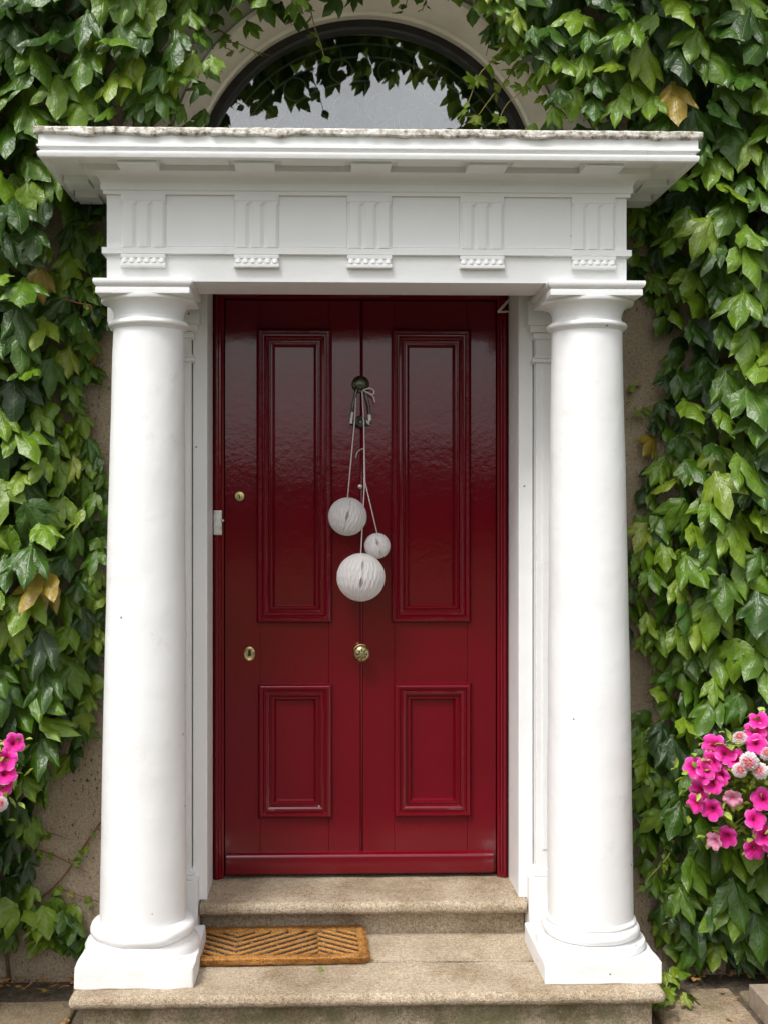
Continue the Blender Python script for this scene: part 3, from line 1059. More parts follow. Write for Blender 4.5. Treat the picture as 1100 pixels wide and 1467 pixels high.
# ------------------------------------------------------------------ honeycomb paper balls
def honey(label, px, py, dia_px, Yc, nsheet, ncell, string_pts, tw, tilt, bow=False):
    s = FPX / (Yc - CAMY)
    Rr = dia_px / s / 2
    c = at(px, py, Yc)
    root = tag(empty('paper_ball', c - Vector((0, 0, Rr))), label, 'paper ball', 'honeycomb paper balls hanging from the knocker')
    bm = bmesh.new()
    nl = ncell * 4
    cols = []
    st = 2 * math.pi / nsheet
    for i in range(nsheet * 2):
        colv = []
        for j in range(nl + 1):
            lat = -math.pi / 2 + math.pi * (0.012 + 0.976 * j / nl)
            tri = math.sin(math.pi * (lat / math.pi + 0.5) * ncell)
            k = i // 2
            off = lambda q: (q + 0.42 * ((-1) ** q) * tri) * st
            if i % 2 == 0:      # glued sheet edge
                az, rr = off(k), 1.0
            else:               # opening between two sheets
                az = (off(k) + off(k + 1)) / 2
                gap = max(0.0, (off(k + 1) - off(k)) / st)
                rr = 1 - 0.032 * gap
                if k == 0 and abs(lat) < 1.0:
                    rr = 1 - 0.5 * gap * max(0, 1 - (lat / 1.0) ** 2)
            rr *= Rr * (1 + 0.012 * noise.noise(Vector((i * 0.45, j * 0.35, px))))
            aq = az - math.pi / 2 - st / 2 + tw
            colv.append(bm.verts.new((c.x + rr * math.cos(lat) * math.cos(aq), c.y + rr * math.cos(lat) * math.sin(aq), c.z + Rr * math.sin(lat))))
        cols.append(colv)
    for a, b_ in zip(cols, cols[1:] + cols[:1]):
        for j in range(nl):
            bm.faces.new((a[j], b_[j], b_[j + 1], a[j + 1]))
    bm.faces.new([q[0] for q in cols][::-1])
    bm.faces.new([q[-1] for q in cols])
    bm.transform(Matrix.Translation(c) @ Matrix.Rotation(R(tilt), 4, 'Y') @ Matrix.Translation(-c))
    o = bm_obj('honeycomb', bm, M['paper'], root, auto=45)
    tube_obj('string', string_pts + [c + Vector((0, 0, Rr * 0.9))], 0.0021, M['string'], root, 5)
    if bow:
        k = at(520, 559, -0.034)
        loop = [k, at(530, 556, -0.04), at(536, 560, -0.042), at(534, 565, -0.042), at(526, 562, -0.04), k]
        tube_obj('string_bow', curve_pts(loop, 5), 0.0021, M['string'], root, 5)
        tube_obj('string_tail', curve_pts([k, at(530, 564, -0.04), at(535, 569, -0.043), at(537, 576, -0.04)], 4), 0.0021, M['string'], root, 5)
    return root
ky = -0.040
honey('middle sized white honeycomb paper ball hanging by its own string from the knocker', 498, 740, 55, -0.078, 52, 7,
      [at(510, 570, ky), at(508, 605, ky - 0.012)], -0.05, 14)
honey('smallest white honeycomb paper ball hanging beside two larger ones', 540.5, 782, 37, -0.075, 42, 6,
      [at(519, 560, ky), at(521.5, 610, ky - 0.012), at(523, 690, -0.06)], 0.05, -16)
honey('largest white honeycomb paper ball, hanging lowest above the brass knob', 517, 827, 69, -0.105, 58, 8,
      [at(519, 560, ky), at(521.5, 612, ky - 0.016), at(522, 700, -0.08)], 0.0, 6, True)

# ------------------------------------------------------------------ doormat
mat_root = tag(empty('doormat', (-0.26, -0.36, LT)), 'orange brown coir doormat with diagonal ribs on the lower step', 'doormat')
MX0, MX1, MY0, MY1 = -0.545, 0.002, -0.505, -0.228
MZ = LT + 0.003
mrot = Matrix.Translation(Vector((-0.27, -0.36, 0))) @ Matrix.Rotation(R(1.2), 4, 'Z') @ Matrix.Translation(Vector((0.27, 0.36, 0)))
def mat_part(name, bm, m, smooth=True):
    bm.transform(mrot)
    return bm_obj(name, bm, m, mat_root, smooth=smooth)
bm = bmesh.new()
bm_box(bm, MX0 + 0.01, MX1 - 0.01, MY0 + 0.01, MY1 - 0.01, MZ, MZ + 0.011, 0.004)
mat_part('rubber_backing', bm, M['rubber'])
bm = bmesh.new()
bw = 0.024
ro = []
def rrect(x0, x1, y0, y1, r, n=5):
    pts = []
    for cx_, cy_, a0 in ((x1 - r, y1 - r, 0), (x0 + r, y1 - r, 90), (x0 + r, y0 + r, 180), (x1 - r, y0 + r, 270)):
        pts += arc(cx_, cy_, r, a0, a0 + 90, n)
    full = []
    for i, p in enumerate(pts):        # fill the straight sides
        q = pts[(i + 1) % len(pts)]
        m = max(1, round(math.hypot(q[0] - p[0], q[1] - p[1]) / 0.012)) if i % (n + 1) == n else 1
        if i % (n + 1) == n:
            m = 44 if abs(q[0] - p[0]) > abs(q[1] - p[1]) else 20
        full += [(p[0] + (q[0] - p[0]) * k / m, p[1] + (q[1] - p[1]) * k / m) for k in range(m)]
    return full
lay = [(0.0, MZ), (-0.004, MZ + 0.006), (-0.002, MZ + 0.017), (0.004, MZ + 0.0225), (bw - 0.006, MZ + 0.023), (bw - 0.001, MZ + 0.018), (bw, MZ + 0.008)]
rings = [[bm.verts.new((x, y, z)) for x, y in rrect(MX0 + i, MX1 - i, MY0 + i, MY1 - i, max(0.004, 0.026 - i * 0.7))] for i, z in lay]
for a, b_ in zip(rings, rings[1:]):
    for k in range(len(a)):
        j = (k + 1) % len(a)
        bm.faces.new((a[k], a[j], b_[j], b_[k]))
cb = mat_part('coir_border', bm, M['coir'])
wobble(cb.data, 0.0028, 38, 2.0)
wobble(cb.data, 0.0035, 9, 4.0)
IX0, IX1, IY0, IY1 = MX0 + bw - 0.003, MX1 - bw + 0.003, MY0 + bw - 0.003, MY1 - bw + 0.003
fib_src = []
def clip_seg(p, d, x0, x1, y0, y1):
    t0, t1 = -9, 9
    for o_, dd, lo_, hi_ in ((p[0], d[0], x0, x1), (p[1], d[1], y0, y1)):
        a, b_ = (lo_ - o_) / dd, (hi_ - o_) / dd
        t0, t1 = max(t0, min(a, b_)), min(t1, max(a, b_))
    return (t0, t1) if t1 - t0 > 0.015 else None
thirds = [(IX0, IX0 + 0.12, -1), (IX0 + 0.12, IX1 - 0.13, 1), (IX1 - 0.13, IX1, -1)]
def rib_zone(x, y):
    # zig-zag: the zone borders run along the other diagonal
    return x
for zi, (za, zb, sg) in enumerate(thirds):
    d = Vector((0.80, 0.60 * sg))
    sp = 0.034
    for k in range(-14, 26):
        p = (za + k * sp * 1.66, (IY0 + IY1) / 2)
        c = clip_seg(p, d, za, zb, IY0, IY1)
        if not c:
            continue
        a = Vector((p[0] + d.x * c[0], p[1] + d.y * c[0], MZ + 0.0145))
        b_ = Vector((p[0] + d.x * c[1], p[1] + d.y * c[1], MZ + 0.0145))
        bm = bmesh.new()
        tube(bm, [a + (b_ - a) * (t / 8) for t in range(9)], 0.0058, 6)
        mat_part('coir_rib', bm, M['coir'])
        fib_src.append((a, b_))
# coir fibres standing on border and ribs
fv, ff = [], []
def fibre(p, n, L):
    t = Vector((random.uniform(-1, 1), random.uniform(-1, 1), random.uniform(-0.2, 0.4)))
    d = (n + t * 0.75).normalized() * L
    w = d.cross(Vector((random.uniform(-1, 1), random.uniform(-1, 1), 0.3))).normalized() * 0.0007
    i = len(fv)
    fv.extend([mrot @ (p - w), mrot @ (p + w), mrot @ (p + d)])
    ff.append((i, i + 1, i + 2))
up = Vector((0, 0, 1))
per = rrect(MX0, MX1, MY0, MY1, 0.026, 12)
for k in range(16000):
    i = random.random() * len(per)
    a, b_ = Vector(per[int(i)]), Vector(per[(int(i) + 1) % len(per)])
    q = a.lerp(b_, i - int(i))
    nrm = (b_ - a).normalized()
    out = Vector((nrm.y, -nrm.x, 0))
    if random.random() < 0.5:
        fibre(Vector((q.x, q.y, MZ + random.uniform(0.002, 0.019))) + out * 0.002, out, random.uniform(0.004, 0.010))
    else:
        ins = random.uniform(0.001, bw - 0.002)
        fibre(Vector((q.x, q.y, MZ + 0.021)) - out * ins, up, random.uniform(0.003, 0.009))
for k in range(5000):      # long straight sides hold few corner points: spread fibres along them
    x = random.uniform(MX0 + 0.02, MX1 - 0.02)
    if random.random() < 0.6:
        fibre(Vector((x, MY0 - 0.001, MZ + random.uniform(0.001, 0.02))), Vector((0, -1, 0)), 0.006)
    else:
        fibre(Vector((x, random.choice([MY0 + random.random() * bw, MY1 - random.random() * bw]), MZ + 0.0215)), up, 0.007)
for a, b_ in fib_src:
    for k in range(int((b_ - a).length * 900)):
        fibre(a.lerp(b_, random.random()) + Vector((random.uniform(-1, 1) * 0.005, random.uniform(-1, 1) * 0.005, 0.003)), up, 0.0042)
me = bpy.data.meshes.new('coir_fibres')
me.from_pydata(fv, [], ff)
tag(link_mesh('coir_fibres', me, M['coir'], mat_root), kind='stuff')
fv, ff = [], []
for k in range(800):       # pale fluff caught between the ribs
    fibre(Vector((random.uniform(IX0, IX1), random.uniform(IY0, IY1), MZ + 0.011)), Vector((random.uniform(-1, 1), random.uniform(-1, 1), 0.3)), random.uniform(0.006, 0.014))
me = bpy.data.meshes.new('fluff')
me.from_pydata(fv, [], ff)
tag(link_mesh('fluff', me, M['fluff'], mat_root), kind='stuff')

# ------------------------------------------------------------------ ivy
def leaf_mesh(kind):
    """three lobes (or one for young leaves), each a strip bent like a tent over its vein"""
    P = [dict(side=(0.47, -0.66), sw=1.0, cw=1.0, fold=0.42, curl=0.30), dict(side=(0.42, -0.74), sw=0.95, cw=0.95, fold=0.60, curl=0.18),
         dict(side=(0.53, -0.55), sw=1.08, cw=1.05, fold=0.30, curl=0.42), dict(side=(0.40, -0.60), sw=0.9, cw=1.2, fold=0.50, curl=0.28), None][kind]
    lobes = []
    wc = [0.03, 0.12, 0.155, 0.190, 0.195, 0.155, 0.08, 0.0]
    wo = [0.05, 0.165, 0.20, 0.19, 0.16, 0.11, 0.055, 0.0]      # outer half of a side lobe
    wi = [0.02, 0.08, 0.105, 0.120, 0.125, 0.100, 0.055, 0.0]
    if P:
        sx, sy = P['side']
        lobes = [((sx, sy), [w * P['sw'] for w in wo], [w * P['sw'] for w in wi], 0.0), ((-sx, sy), [w * P['sw'] for w in wi], [w * P['sw'] for w in wo], 0.0),
                 ((0.0, -1.0), [w * P['cw'] for w in wc], [w * P['cw'] for w in wc], 0.018)]
        fold, curl = P['fold'], P['curl']
    else:
        w = [0.06, 0.30, 0.40, 0.40, 0.33, 0.22, 0.10, 0.0]
        lobes = [((0.0, -0.95), w, w, 0.0)]
        fold, curl = 0.4, 0.35
    V, F, UV = [], [], []
    rj = random.Random(90 + kind)
    for (tx, ty), wl_, wr_, lift in lobes:
        L = math.hypot(tx, ty)
        ux, uy = tx / L, ty / L
        nx, ny = -uy, ux                      # points to the +x side of a hanging lobe
        base = len(V)
        bend = rj.uniform(-0.06, 0.06)
        for r in range(8):
            t = r / 7
            back = -0.10 * max(0, 1 - r) if P else -0.08 * max(0, 1 - r)
            al = t * L + back
            cxp, cyp = ux * al + nx * bend * t * t, uy * al + ny * bend * t * t
            jl, jr = (1 + 0.07 * (1 if r % 2 else -1)), (1 - 0.07 * (1 if r % 2 else -1))
            for q, wq in ((1.0, wl_[r] * jl), (0.5, wl_[r] * jl), (0.0, 0.0), (-0.5, wr_[r] * jr), (-1.0, wr_[r] * jr)):
                d = abs(q) * wq
                x, y = cxp + nx * q * wq, cyp + ny * q * wq
                z = lift * (1 - t) - fold * d * (0.55 + 0.45 * abs(q)) - curl * (t ** 2.2) * L * 0.55 + 0.03 * math.sin(t * 9 + q * 2 + kind)
                z -= 0.10 * abs(tx) * t
                V.append((x, y, z))
                UV.append((0.5 + q * wq, al))
        for r in range(7):
            for c in range(4):
                i = base + r * 5 + c
                F.append((i, i + 1, i + 6, i + 5))
    # outward faces look along +z
    a_, b_, c_ = Vector(V[F[0][0]]), Vector(V[F[0][1]]), Vector(V[F[0][2]])
    if (b_ - a_).cross(c_ - a_).z < 0:
        F = [f[::-1] for f in F]
    return V, F, UV

LEAF = [leaf_mesh(k) for k in range(5)]
def leaf_data(k):
    v, f, uv = LEAF[k]
    me = bpy.data.meshes.new('leaf')
    me.from_pydata(v, [], f)
    ul = me.uv_layers.new(name='UVMap')
    for lp in me.loops:
        ul.data[lp.index].uv = uv[lp.vertex_index]
    # petiole
    me.materials.append(M['leaf'])
    me.polygons.foreach_set('use_smooth', [True] * len(me.polygons))
    return me
LEAF_ME = [leaf_data(k) for k in range(5)]

POLY_L = [(-700, -600), (600, -600), (598, -14), (505, -8), (470, -2), (440, 8), (425, 30), (385, 34), (350, 42), (330, 20), (292, 30), (286, 62), (304, 90), (312, 118), (290, 142), (298, 165), (262, 180),
          (200, 200), (158, 300), (158, 465), (138, 490), (126, 530), (112, 600), (112, 640), (138, 690), (150, 760), (150, 880), (138, 950), (136, 1010), (124, 1040), (118, 1095), (98, 1125),
          (58, 1165), (44, 1210), (36, 1290), (62, 1318), (112, 1352), (108, 1378), (60, 1392), (0, 1398), (-700, 1420)]
POLY_R = [(600, -600), (1900, -600), (1900, 1430), (1100, 1418), (990, 1422), (965, 1392), (935, 1335), (928, 1270), (918, 1190), (908, 1120), (918, 1066), (948, 1035), (946, 965), (908, 945),
          (906, 800), (928, 762), (944, 700), (948, 610), (962, 530), (950, 455), (910, 425), (905, 300), (880, 200), (778, 180), (782, 140), (768, 100), (742, 64), (712, 50), (692, 20), (680, -10), (650, -16), (602, -14)]
def inside(poly, x, y):
    c = False
    j = len(poly) - 1
    for i in range(len(poly)):
        xi, yi = poly[i]
        xj, yj = poly[j]
        if (yi > y) != (yj > y) and x < (xj - xi) * (y - yi) / (yj - yi) + xi:
            c = not c
        j = i
    return c
def bdist(poly, x, y):
    m = 1e9
    j = len(poly) - 1
    for i in range(len(poly)):
        x1_, y1_ = poly[j]
        x2_, y2_ = poly[i]
        dx_, dy_ = x2_ - x1_, y2_ - y1_
        t = max(0, min(1, ((x - x1_) * dx_ + (y - y1_) * dy_) / (dx_ * dx_ + dy_ * dy_ + 1e-9)))
        m = min(m, math.hypot(x1_ + t * dx_ - x, y1_ + t * dy_ - y))
        j = i
    return m

def leaf_matrix(p, size, tip_out, yaw, roll, sxy=1.0):
    """leaf hangs from p: local -y points down, local +z outwards (-Y world)"""
    m = Matrix(((1, 0, 0), (0, 0, -1), (0, 1, 0))).to_4x4()
    m = Matrix.Rotation(-tip_out, 4, 'X') @ m            # swing the tip away from the wall
    m = Matrix.Rotation(yaw, 4, 'Z') @ m
    m = m @ Matrix.Rotation(roll, 4, 'Z')
    return Matrix.Translation(p) @ m @ Matrix.Diagonal((size * sxy, size, size, 1))

def make_ivy(label, poly, xlo, xhi, seed):
    rnd = random.Random(seed)
    root = tag(empty('climbing_ivy', ((xlo + xhi) / 2, WALL_Y, 0.0)), label, 'ivy')
    cand = []
    for layer, (rad, tries) in enumerate([(0.070, 11000), (0.074, 8000), (0.076, 6000)]):
        pts = []
        cell = {}
        for _ in range(tries):
            X, Z = rnd.uniform(xlo, xhi), rnd.uniform(0.02, 3.95)
            px, py = proj((X, WALL_Y - (0.26 if Z > 2.68 else 0.12), Z - 0.05))
            if not inside(poly, px, py):
                continue
            bd = bdist(poly, px, py)
            edge = min(1.0, bd / 85.0)
            near = rad * (0.72 + 0.28 * edge)
            key = (int(X / 0.08), int(Z / 0.08))
            ok = True
            for a in (-1, 0, 1):
                for b_ in (-1, 0, 1):
                    for q in cell.get((key[0] + a, key[1] + b_), ()):
                        if math.hypot(q[0] - X, q[1] - Z) < near:
                            ok = False
            if not ok:
                continue
            cell.setdefault(key, []).append((X, Z))
            bulge = 0.5 + 0.5 * noise.noise(Vector((X * 3.1, Z * 2.6, seed)))
            t = 0.04 + (0.15 + 0.15 * bulge) * edge ** 0.8
            if Z > 2.66:
                t += 0.06 * min(1, (Z - 2.66) / 0.3) * (0.35 + 0.65 * edge)
            if Z > 2.68 and abs(X) < 1.0:
                t = max(t, 0.25 + 0.08 * bulge)
            if Z < 0.5:
                t *= 0.75
            d = t * (1.0, 0.62, 0.22)[layer] + rnd.uniform(-0.015, 0.02)
            if abs(X) < 0.99 and Z < 2.70:
                d = min(d, 0.13)
                if abs(X) < 0.80:
                    continue
                if abs(X) < 0.86 and d > 0.08:
                    d = 0.06
                if 2.20 < Z and abs(X) < 0.985:
                    d = min(d, 0.05)
            # size grows from the bare margin to the middle of the plant
            size = (0.068 + 0.078 * edge ** 0.7) * rnd.uniform(0.80, 1.22)
            size = min(size, 0.158)
            if rnd.random() < 0.10:
                size *= 0.65
            if 2.60 < Z - size * 0.2 and Z - size < 2.66 and abs(X) < 0.97 and layer == 0:
                Z += 0.03
            kind = rnd.choice((0, 1, 2, 3, 0, 1, 2, 3)) if size > 0.075 else rnd.choice((4, 4, 0, 2))
            young = rnd.random()
            age = min(0.9, max(0.0, rnd.gauss(0.40, 0.23)))
            if young < (0.10 if edge > 0.5 else 0.24):
                age = rnd.uniform(0.62, 0.92)
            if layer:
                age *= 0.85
            cl = noise.noise(Vector((X * 1.9 + 4, Z * 1.6, seed + 7)))
            age = min(0.94, max(0.02, age + 0.18 * cl))
            if rnd.random() < 0.006:
                age = 1.0
            tip = R(rnd.gauss(33, 15)) if layer == 0 else R(rnd.gauss(20, 14))
            yaw = R(rnd.gauss(0, 22))
            roll = R(rnd.gauss(0, 20) + 16 * noise.noise(Vector((X * 4, Z * 4, 9 + seed))))
            p = Vector((X, WALL_Y - max(0.018, d), Z + size * 0.35))
            cand.append((layer, p, size, kind, age, leaf_matrix(p, size, tip, yaw, roll, rnd.uniform(0.92, 1.15)), px, py))
    vis = [c for c in cand if -25 < c[6] < 1125 and -25 < c[7] < 1500]
    def key(c):
        return (c[0], -c[2])
    vis.sort(key=key)
    singles = vis[:300]
    ids = {id(c) for c in singles}
    rest = [c for c in cand if id(c) not in ids]
    inv = Matrix.Translation(-root.location)
    for c in singles:
        o = bpy.data.objects.new('leaf', LEAF_ME[c[3]])
        COL.objects.link(o)
        o.parent = root
        o.matrix_parent_inverse = inv
        o.matrix_basis = c[5]
        o.color = (c[4], 0, 0, 1)
    return root, rest, singles

def leaf_mass(name, items, root):
    """all remaining leaves as one joined part"""
    VV, FF, UV, AG = [], [], [], []
    off = 0
    for (m, kind, age) in items:
        v, f, uv = LEAF[kind]
        A = np.array(m)
        vv = np.c_[np.array(v), np.ones(len(v))] @ A.T
        VV.append(vv[:, :3])
        for q in f:
            FF.append(tuple(i + off for i in q))
        UV.append(np.array(uv))
        AG.append(np.full(len(v), age))
        off += len(v)
    VV, UV, AG = np.vstack(VV), np.vstack(UV), np.concatenate(AG)
    me = bpy.data.meshes.new(name)
    me.from_pydata(VV.tolist(), [], FF)
    li = np.zeros(len(me.loops), dtype=np.int32)
    me.loops.foreach_get('vertex_index', li)
    ul = me.uv_layers.new(name='UVMap')
    ul.data.foreach_set('uv', UV[li].astype(np.float32).ravel())
    at_ = me.attributes.new('age', 'FLOAT', 'POINT')
    at_.data.foreach_set('value', AG.astype(np.float32))
    return tag(link_mesh(name, me, M['leafmass'], root, True), kind='stuff')

ivyL, restL, _ = make_ivy('glossy green ivy climbing the wall on the lock side of the door', POLY_L, -2.15, 0.17, 3)
ivyR, restR, _ = make_ivy('glossy green ivy climbing the wall on the hinge side of the door', POLY_R, 0.17, 2.25, 11)

# trailing shoots with small leaves
extraL, extraR = [], []
def shoot(root, extra, pix, Y, rad, mat, leaves=0, size=(0.025, 0.045), seed=0, age=(0.55, 0.95)):
    rnd = random.Random(seed)
    ys = Y if isinstance(Y, (list, tuple)) else [Y] * len(pix)
    pts = curve_pts([at(x, y, yy) for (x, y), yy in zip(pix, ys)], 5)
    tube_obj('stem', pts, rad, mat, root, 5, 0.5)
    for k in range(leaves):
        i = rnd.randint(1, len(pts) - 1)
        s = rnd.uniform(*size)
        p = pts[i] + Vector((rnd.uniform(-1, 1) * 0.012, -0.006, rnd.uniform(-1, 1) * 0.01))
        extra.append((leaf_matrix(p, s, R(rnd.gauss(35, 18)), R(rnd.gauss(0, 40)), R(rnd.gauss(0, 55))), rnd.choice((4, 4, 0, 2)), rnd.uniform(*age)))
sh = M['shoot']
FY = -0.26
shoot(ivyR, extraR, [(735, 62), (712, 78), (700, 92), (688, 104), (678, 126), (668, 152), (655, 176)], [-.27, -.28, -.28, -.27, -.27, -.28, -.28], 0.0028, sh, 9, (0.03, 0.06), 1)
shoot(ivyR, extraR, [(752, 88), (735, 100), (722, 120), (706, 136), (692, 155), (676, 178)], FY, 0.0026, sh, 8, (0.03, 0.055), 2)
shoot(ivyR, extraR, [(760, 115), (745, 132), (725, 150), (712, 176)], FY, 0.0022, sh, 6, (0.025, 0.045), 3)
shoot(ivyR, extraR, [(722, 10), (712, 24), (706, 40), (700, 60), (696, 80)], FY, 0.0022, M['stem'], 6, (0.04, 0.07), 4, (0.1, 0.4))
shoot(ivyR, extraR, [(612, -10), (608, 6), (604, 16)], FY, 0.002, M['redshoot'], 4, (0.02, 0.035), 5, (0.1, 0.4))
shoot(ivyR, extraR, [(585, -10), (582, 4), (575, 16)], FY, 0.002, M['redshoot'], 4, (0.02, 0.035), 6, (0.1, 0.4))
shoot(ivyL, extraL, [(442, 4), (447, 22), (452, 42), (460, 64), (465, 84)], FY, 0.0026, sh, 8, (0.02, 0.04), 7)
shoot(ivyL, extraL, [(310, 40), (326, 52), (322, 66), (336, 74)], FY, 0.0024, M['redshoot'], 5, (0.025, 0.045), 8)
shoot(ivyL, extraL, [(318, 60), (340, 62), (362, 72), (388, 80)], FY, 0.002, M['stem'], 6, (0.015, 0.03), 9)
WY = WALL_Y - 0.012
# left bare strip
shoot(ivyL, extraL, [(70, 545), (88, 600), (115, 628), (152, 650)], WY - 0.02, 0.003, sh, 8, (0.03, 0.06), 10)
shoot(ivyL, extraL, [(76, 590), (100, 625), (120, 660), (150, 685)], WY - 0.02, 0.003, sh, 6, (0.03, 0.06), 11)
shoot(ivyL, extraL, [(92, 428), (112, 434), (130, 438), (131, 446)], WALL_Y - 0.14, 0.003, M['redshoot'], 2, (0.02, 0.03), 12)
shoot(ivyL, extraL, [(145, 1178), (132, 1196), (113, 1225), (92, 1255), (62, 1285), (40, 1300)], WY, 0.004, M['redshoot'], 7, (0.02, 0.04), 13, (0.5, 1.0))
shoot(ivyL, extraL, [(45, 1215), (70, 1222), (100, 1236), (126, 1250)], WY, 0.003, M['redshoot'], 5, (0.02, 0.04), 14, (0.5, 1.0))
shoot(ivyL, extraL, [(55, 1290), (80, 1272), (105, 1280), (142, 1292)], WY, 0.0028, M['redshoot'], 8, (0.02, 0.045), 15, (0.6, 1.0))
shoot(ivyL, extraL, [(20, 1180), (60, 1190), (95, 1200)], WY, 0.0025, M['stem'], 4, (0.02, 0.05), 16)
shoot(ivyL, extraL, [(40, 1330), (70, 1345), (100, 1350), (122, 1352)], WALL_Y - 0.05, 0.003, M['stem'], 14, (0.04, 0.07), 17, (0.3, 0.8))
shoot(ivyL, extraL, [(70, 1300), (50, 1320), (44, 1335)], WALL_Y - 0.08, 0.003, M['shoot'], 2, (0.09, 0.11), 18, (0.75, 0.9))
# right bare strip
shoot(ivyR, extraR, [(980, 560), (955, 568), (930, 580), (905, 588)], WY - 0.02, 0.003, sh, 6, (0.03, 0.06), 20)
shoot(ivyR, extraR, [(915, 540), (905, 560), (898, 580)], WY, 0.003, sh, 2, (0.02, 0.04), 21)
shoot(ivyR, extraR, [(985, 630), (962, 640), (944, 650)], WALL_Y - 0.05, 0.003, sh, 4, (0.03, 0.06), 22)
shoot(ivyR, extraR, [(968, 1185), (962, 1215), (950, 1235), (930, 1256), (926, 1266)], WALL_Y - 0.10, 0.0032, sh, 4, (0.02, 0.035), 23)
shoot(ivyR, extraR, [(985, 1310), (965, 1318), (948, 1324)], WALL_Y - 0.10, 0.003, sh, 2, (0.02, 0.03), 24)
shoot(ivyR, extraR, [(945, 1040), (925, 1050), (912, 1075), (918, 1100)], WALL_Y - 0.06, 0.003, sh, 7, (0.05, 0.09), 25, (0.65, 0.95))
# woody stems climbing under the leaves
for root, sgn, seed in ((ivyL, -1, 31), (ivyR, 1, 32)):
    rnd = random.Random(seed)
    for k in range(9):
        x0 = sgn * rnd.uniform(1.16, 2.0)
        pts = [(x0 + sgn * 0.05 * math.sin(i * 0.9 + k) + 0.02 * rnd.uniform(-1, 1) * i * 0.4, WALL_Y - 0.016 - 0.01 * rnd.random(), 0.0 + i * 0.32) for i in range(12)]
        tube_obj('stem', curve_pts(pts, 3), rnd.uniform(0.005, 0.011), M['stem'], root, 6, 0.5)
# seedlings at the end of the step, on the paving
rnd = random.Random(5)
for k in range(26):
    px, py = rnd.uniform(955, 1000), rnd.uniform(1415, 1462)
    Yg = rnd.uniform(-0.62, -0.36)
    X = rnd.uniform(0.872, 0.99)
    p = Vector((X, Yg, rnd.uniform(0.04, 0.10)))
    if X < 0.89 and Yg < -0.6: continue
    extraR.append((leaf_matrix(p, rnd.uniform(0.035, 0.065), R(rnd.gauss(55, 15)), R(rnd.gauss(0, 50)), R(rnd.gauss(0, 60))), rnd.choice((4, 0, 2)), rnd.uniform(0.45, 0.98)))
leaf_mass('foliage', [(c[5], c[3], c[4]) for c in restL] + extraL, ivyL)
leaf_mass('foliage', [(c[5], c[3], c[4]) for c in restR] + extraR, ivyR)

# ------------------------------------------------------------------ petunias in pots on timber stands
def petunia_mesh(var=0):
    bm = bmesh.new()
    nr, ns = 5, 30
    rings = []
    for i in range(nr + 1):
        q = i / nr
        ring = []
        for k in range(ns):
            a = 2 * math.pi * k / ns
            lobe = 0.80 + 0.20 * abs(math.cos(2.5 * a)) ** 0.6
            r = (0.08 + 0.92 * q ** 0.9) * (1 + (lobe - 1) * q ** 2)
            z = -0.55 * (1 - q) ** 2.2 + (0.07 + 0.03 * var) * math.sin((10 - var) * a + 1 + var) * q ** 2 + 0.09 * math.sin(5 * a + 0.7 * var) * q - 0.16 * q ** 3 + 0.22 * var * q * q * math.cos(a + 2 * var) * (1 if var < 2 else math.cos(2 * a))
            ring.append(bm.verts.new((r * math.cos(a), r * math.sin(a), z)))
        rings.append(ring)
    c = bm.verts.new((0, 0, -0.62))
    for k in range(ns):
        bm.faces.new((c, rings[0][k], rings[0][(k + 1) % ns]))
    for a, b_ in zip(rings, rings[1:]):
        for k in range(ns):
            bm.faces.new((a[k], b_[k], b_[(k + 1) % ns], a[(k + 1) % ns]))
    bmesh.ops.recalc_face_normals(bm, faces=bm.faces)
    me = bpy.data.meshes.new('flower')
    bm.to_mesh(me); bm.free()
    me.polygons.foreach_set('use_smooth', [True] * len(me.polygons))
    return me
def verbena_mesh():
    bm = bmesh.new()
    rnd = random.Random(2)
    for k in range(46):
        q = math.sqrt((k + 0.5) / 46)
        a = k * 2.39996
        th = q * 1.25
        nrm = Vector((math.sin(th) * math.cos(a), math.sin(th) * math.sin(a), math.cos(th)))
        base = nrm * 0.72
        base.z -= 0.3
        u = nrm.cross(Vector((0.2, 0.5, 0.8))).normalized()
        w = nrm.cross(u)
        s = rnd.uniform(0.17, 0.27)
        vs = [bm.verts.new(base + (u * math.cos(t) + w * math.sin(t)) * s * (1 if i % 2 else 0.72) + nrm * (0.05 if i % 2 else 0.0) + nrm * rnd.uniform(0, .08)) for i, t in enumerate([j * math.pi / 5 for j in range(10)])]
        cc = bm.verts.new(base - nrm * 0.06)
        for i in range(10):
            bm.faces.new((cc, vs[i], vs[(i + 1) % 10]))
    me = bpy.data.meshes.new('flower')
    bm.to_mesh(me); bm.free()
    return me
PMS, VM = [petunia_mesh(k) for k in range(3)], verbena_mesh()
for q in PMS:
    q.materials.append(M['petunia'])
PM = PMS[1]
PPM = PM.copy(); PPM.materials.clear(); PPM.materials.append(M['petunia_pale'])
VM.materials.append(M['verbena'])

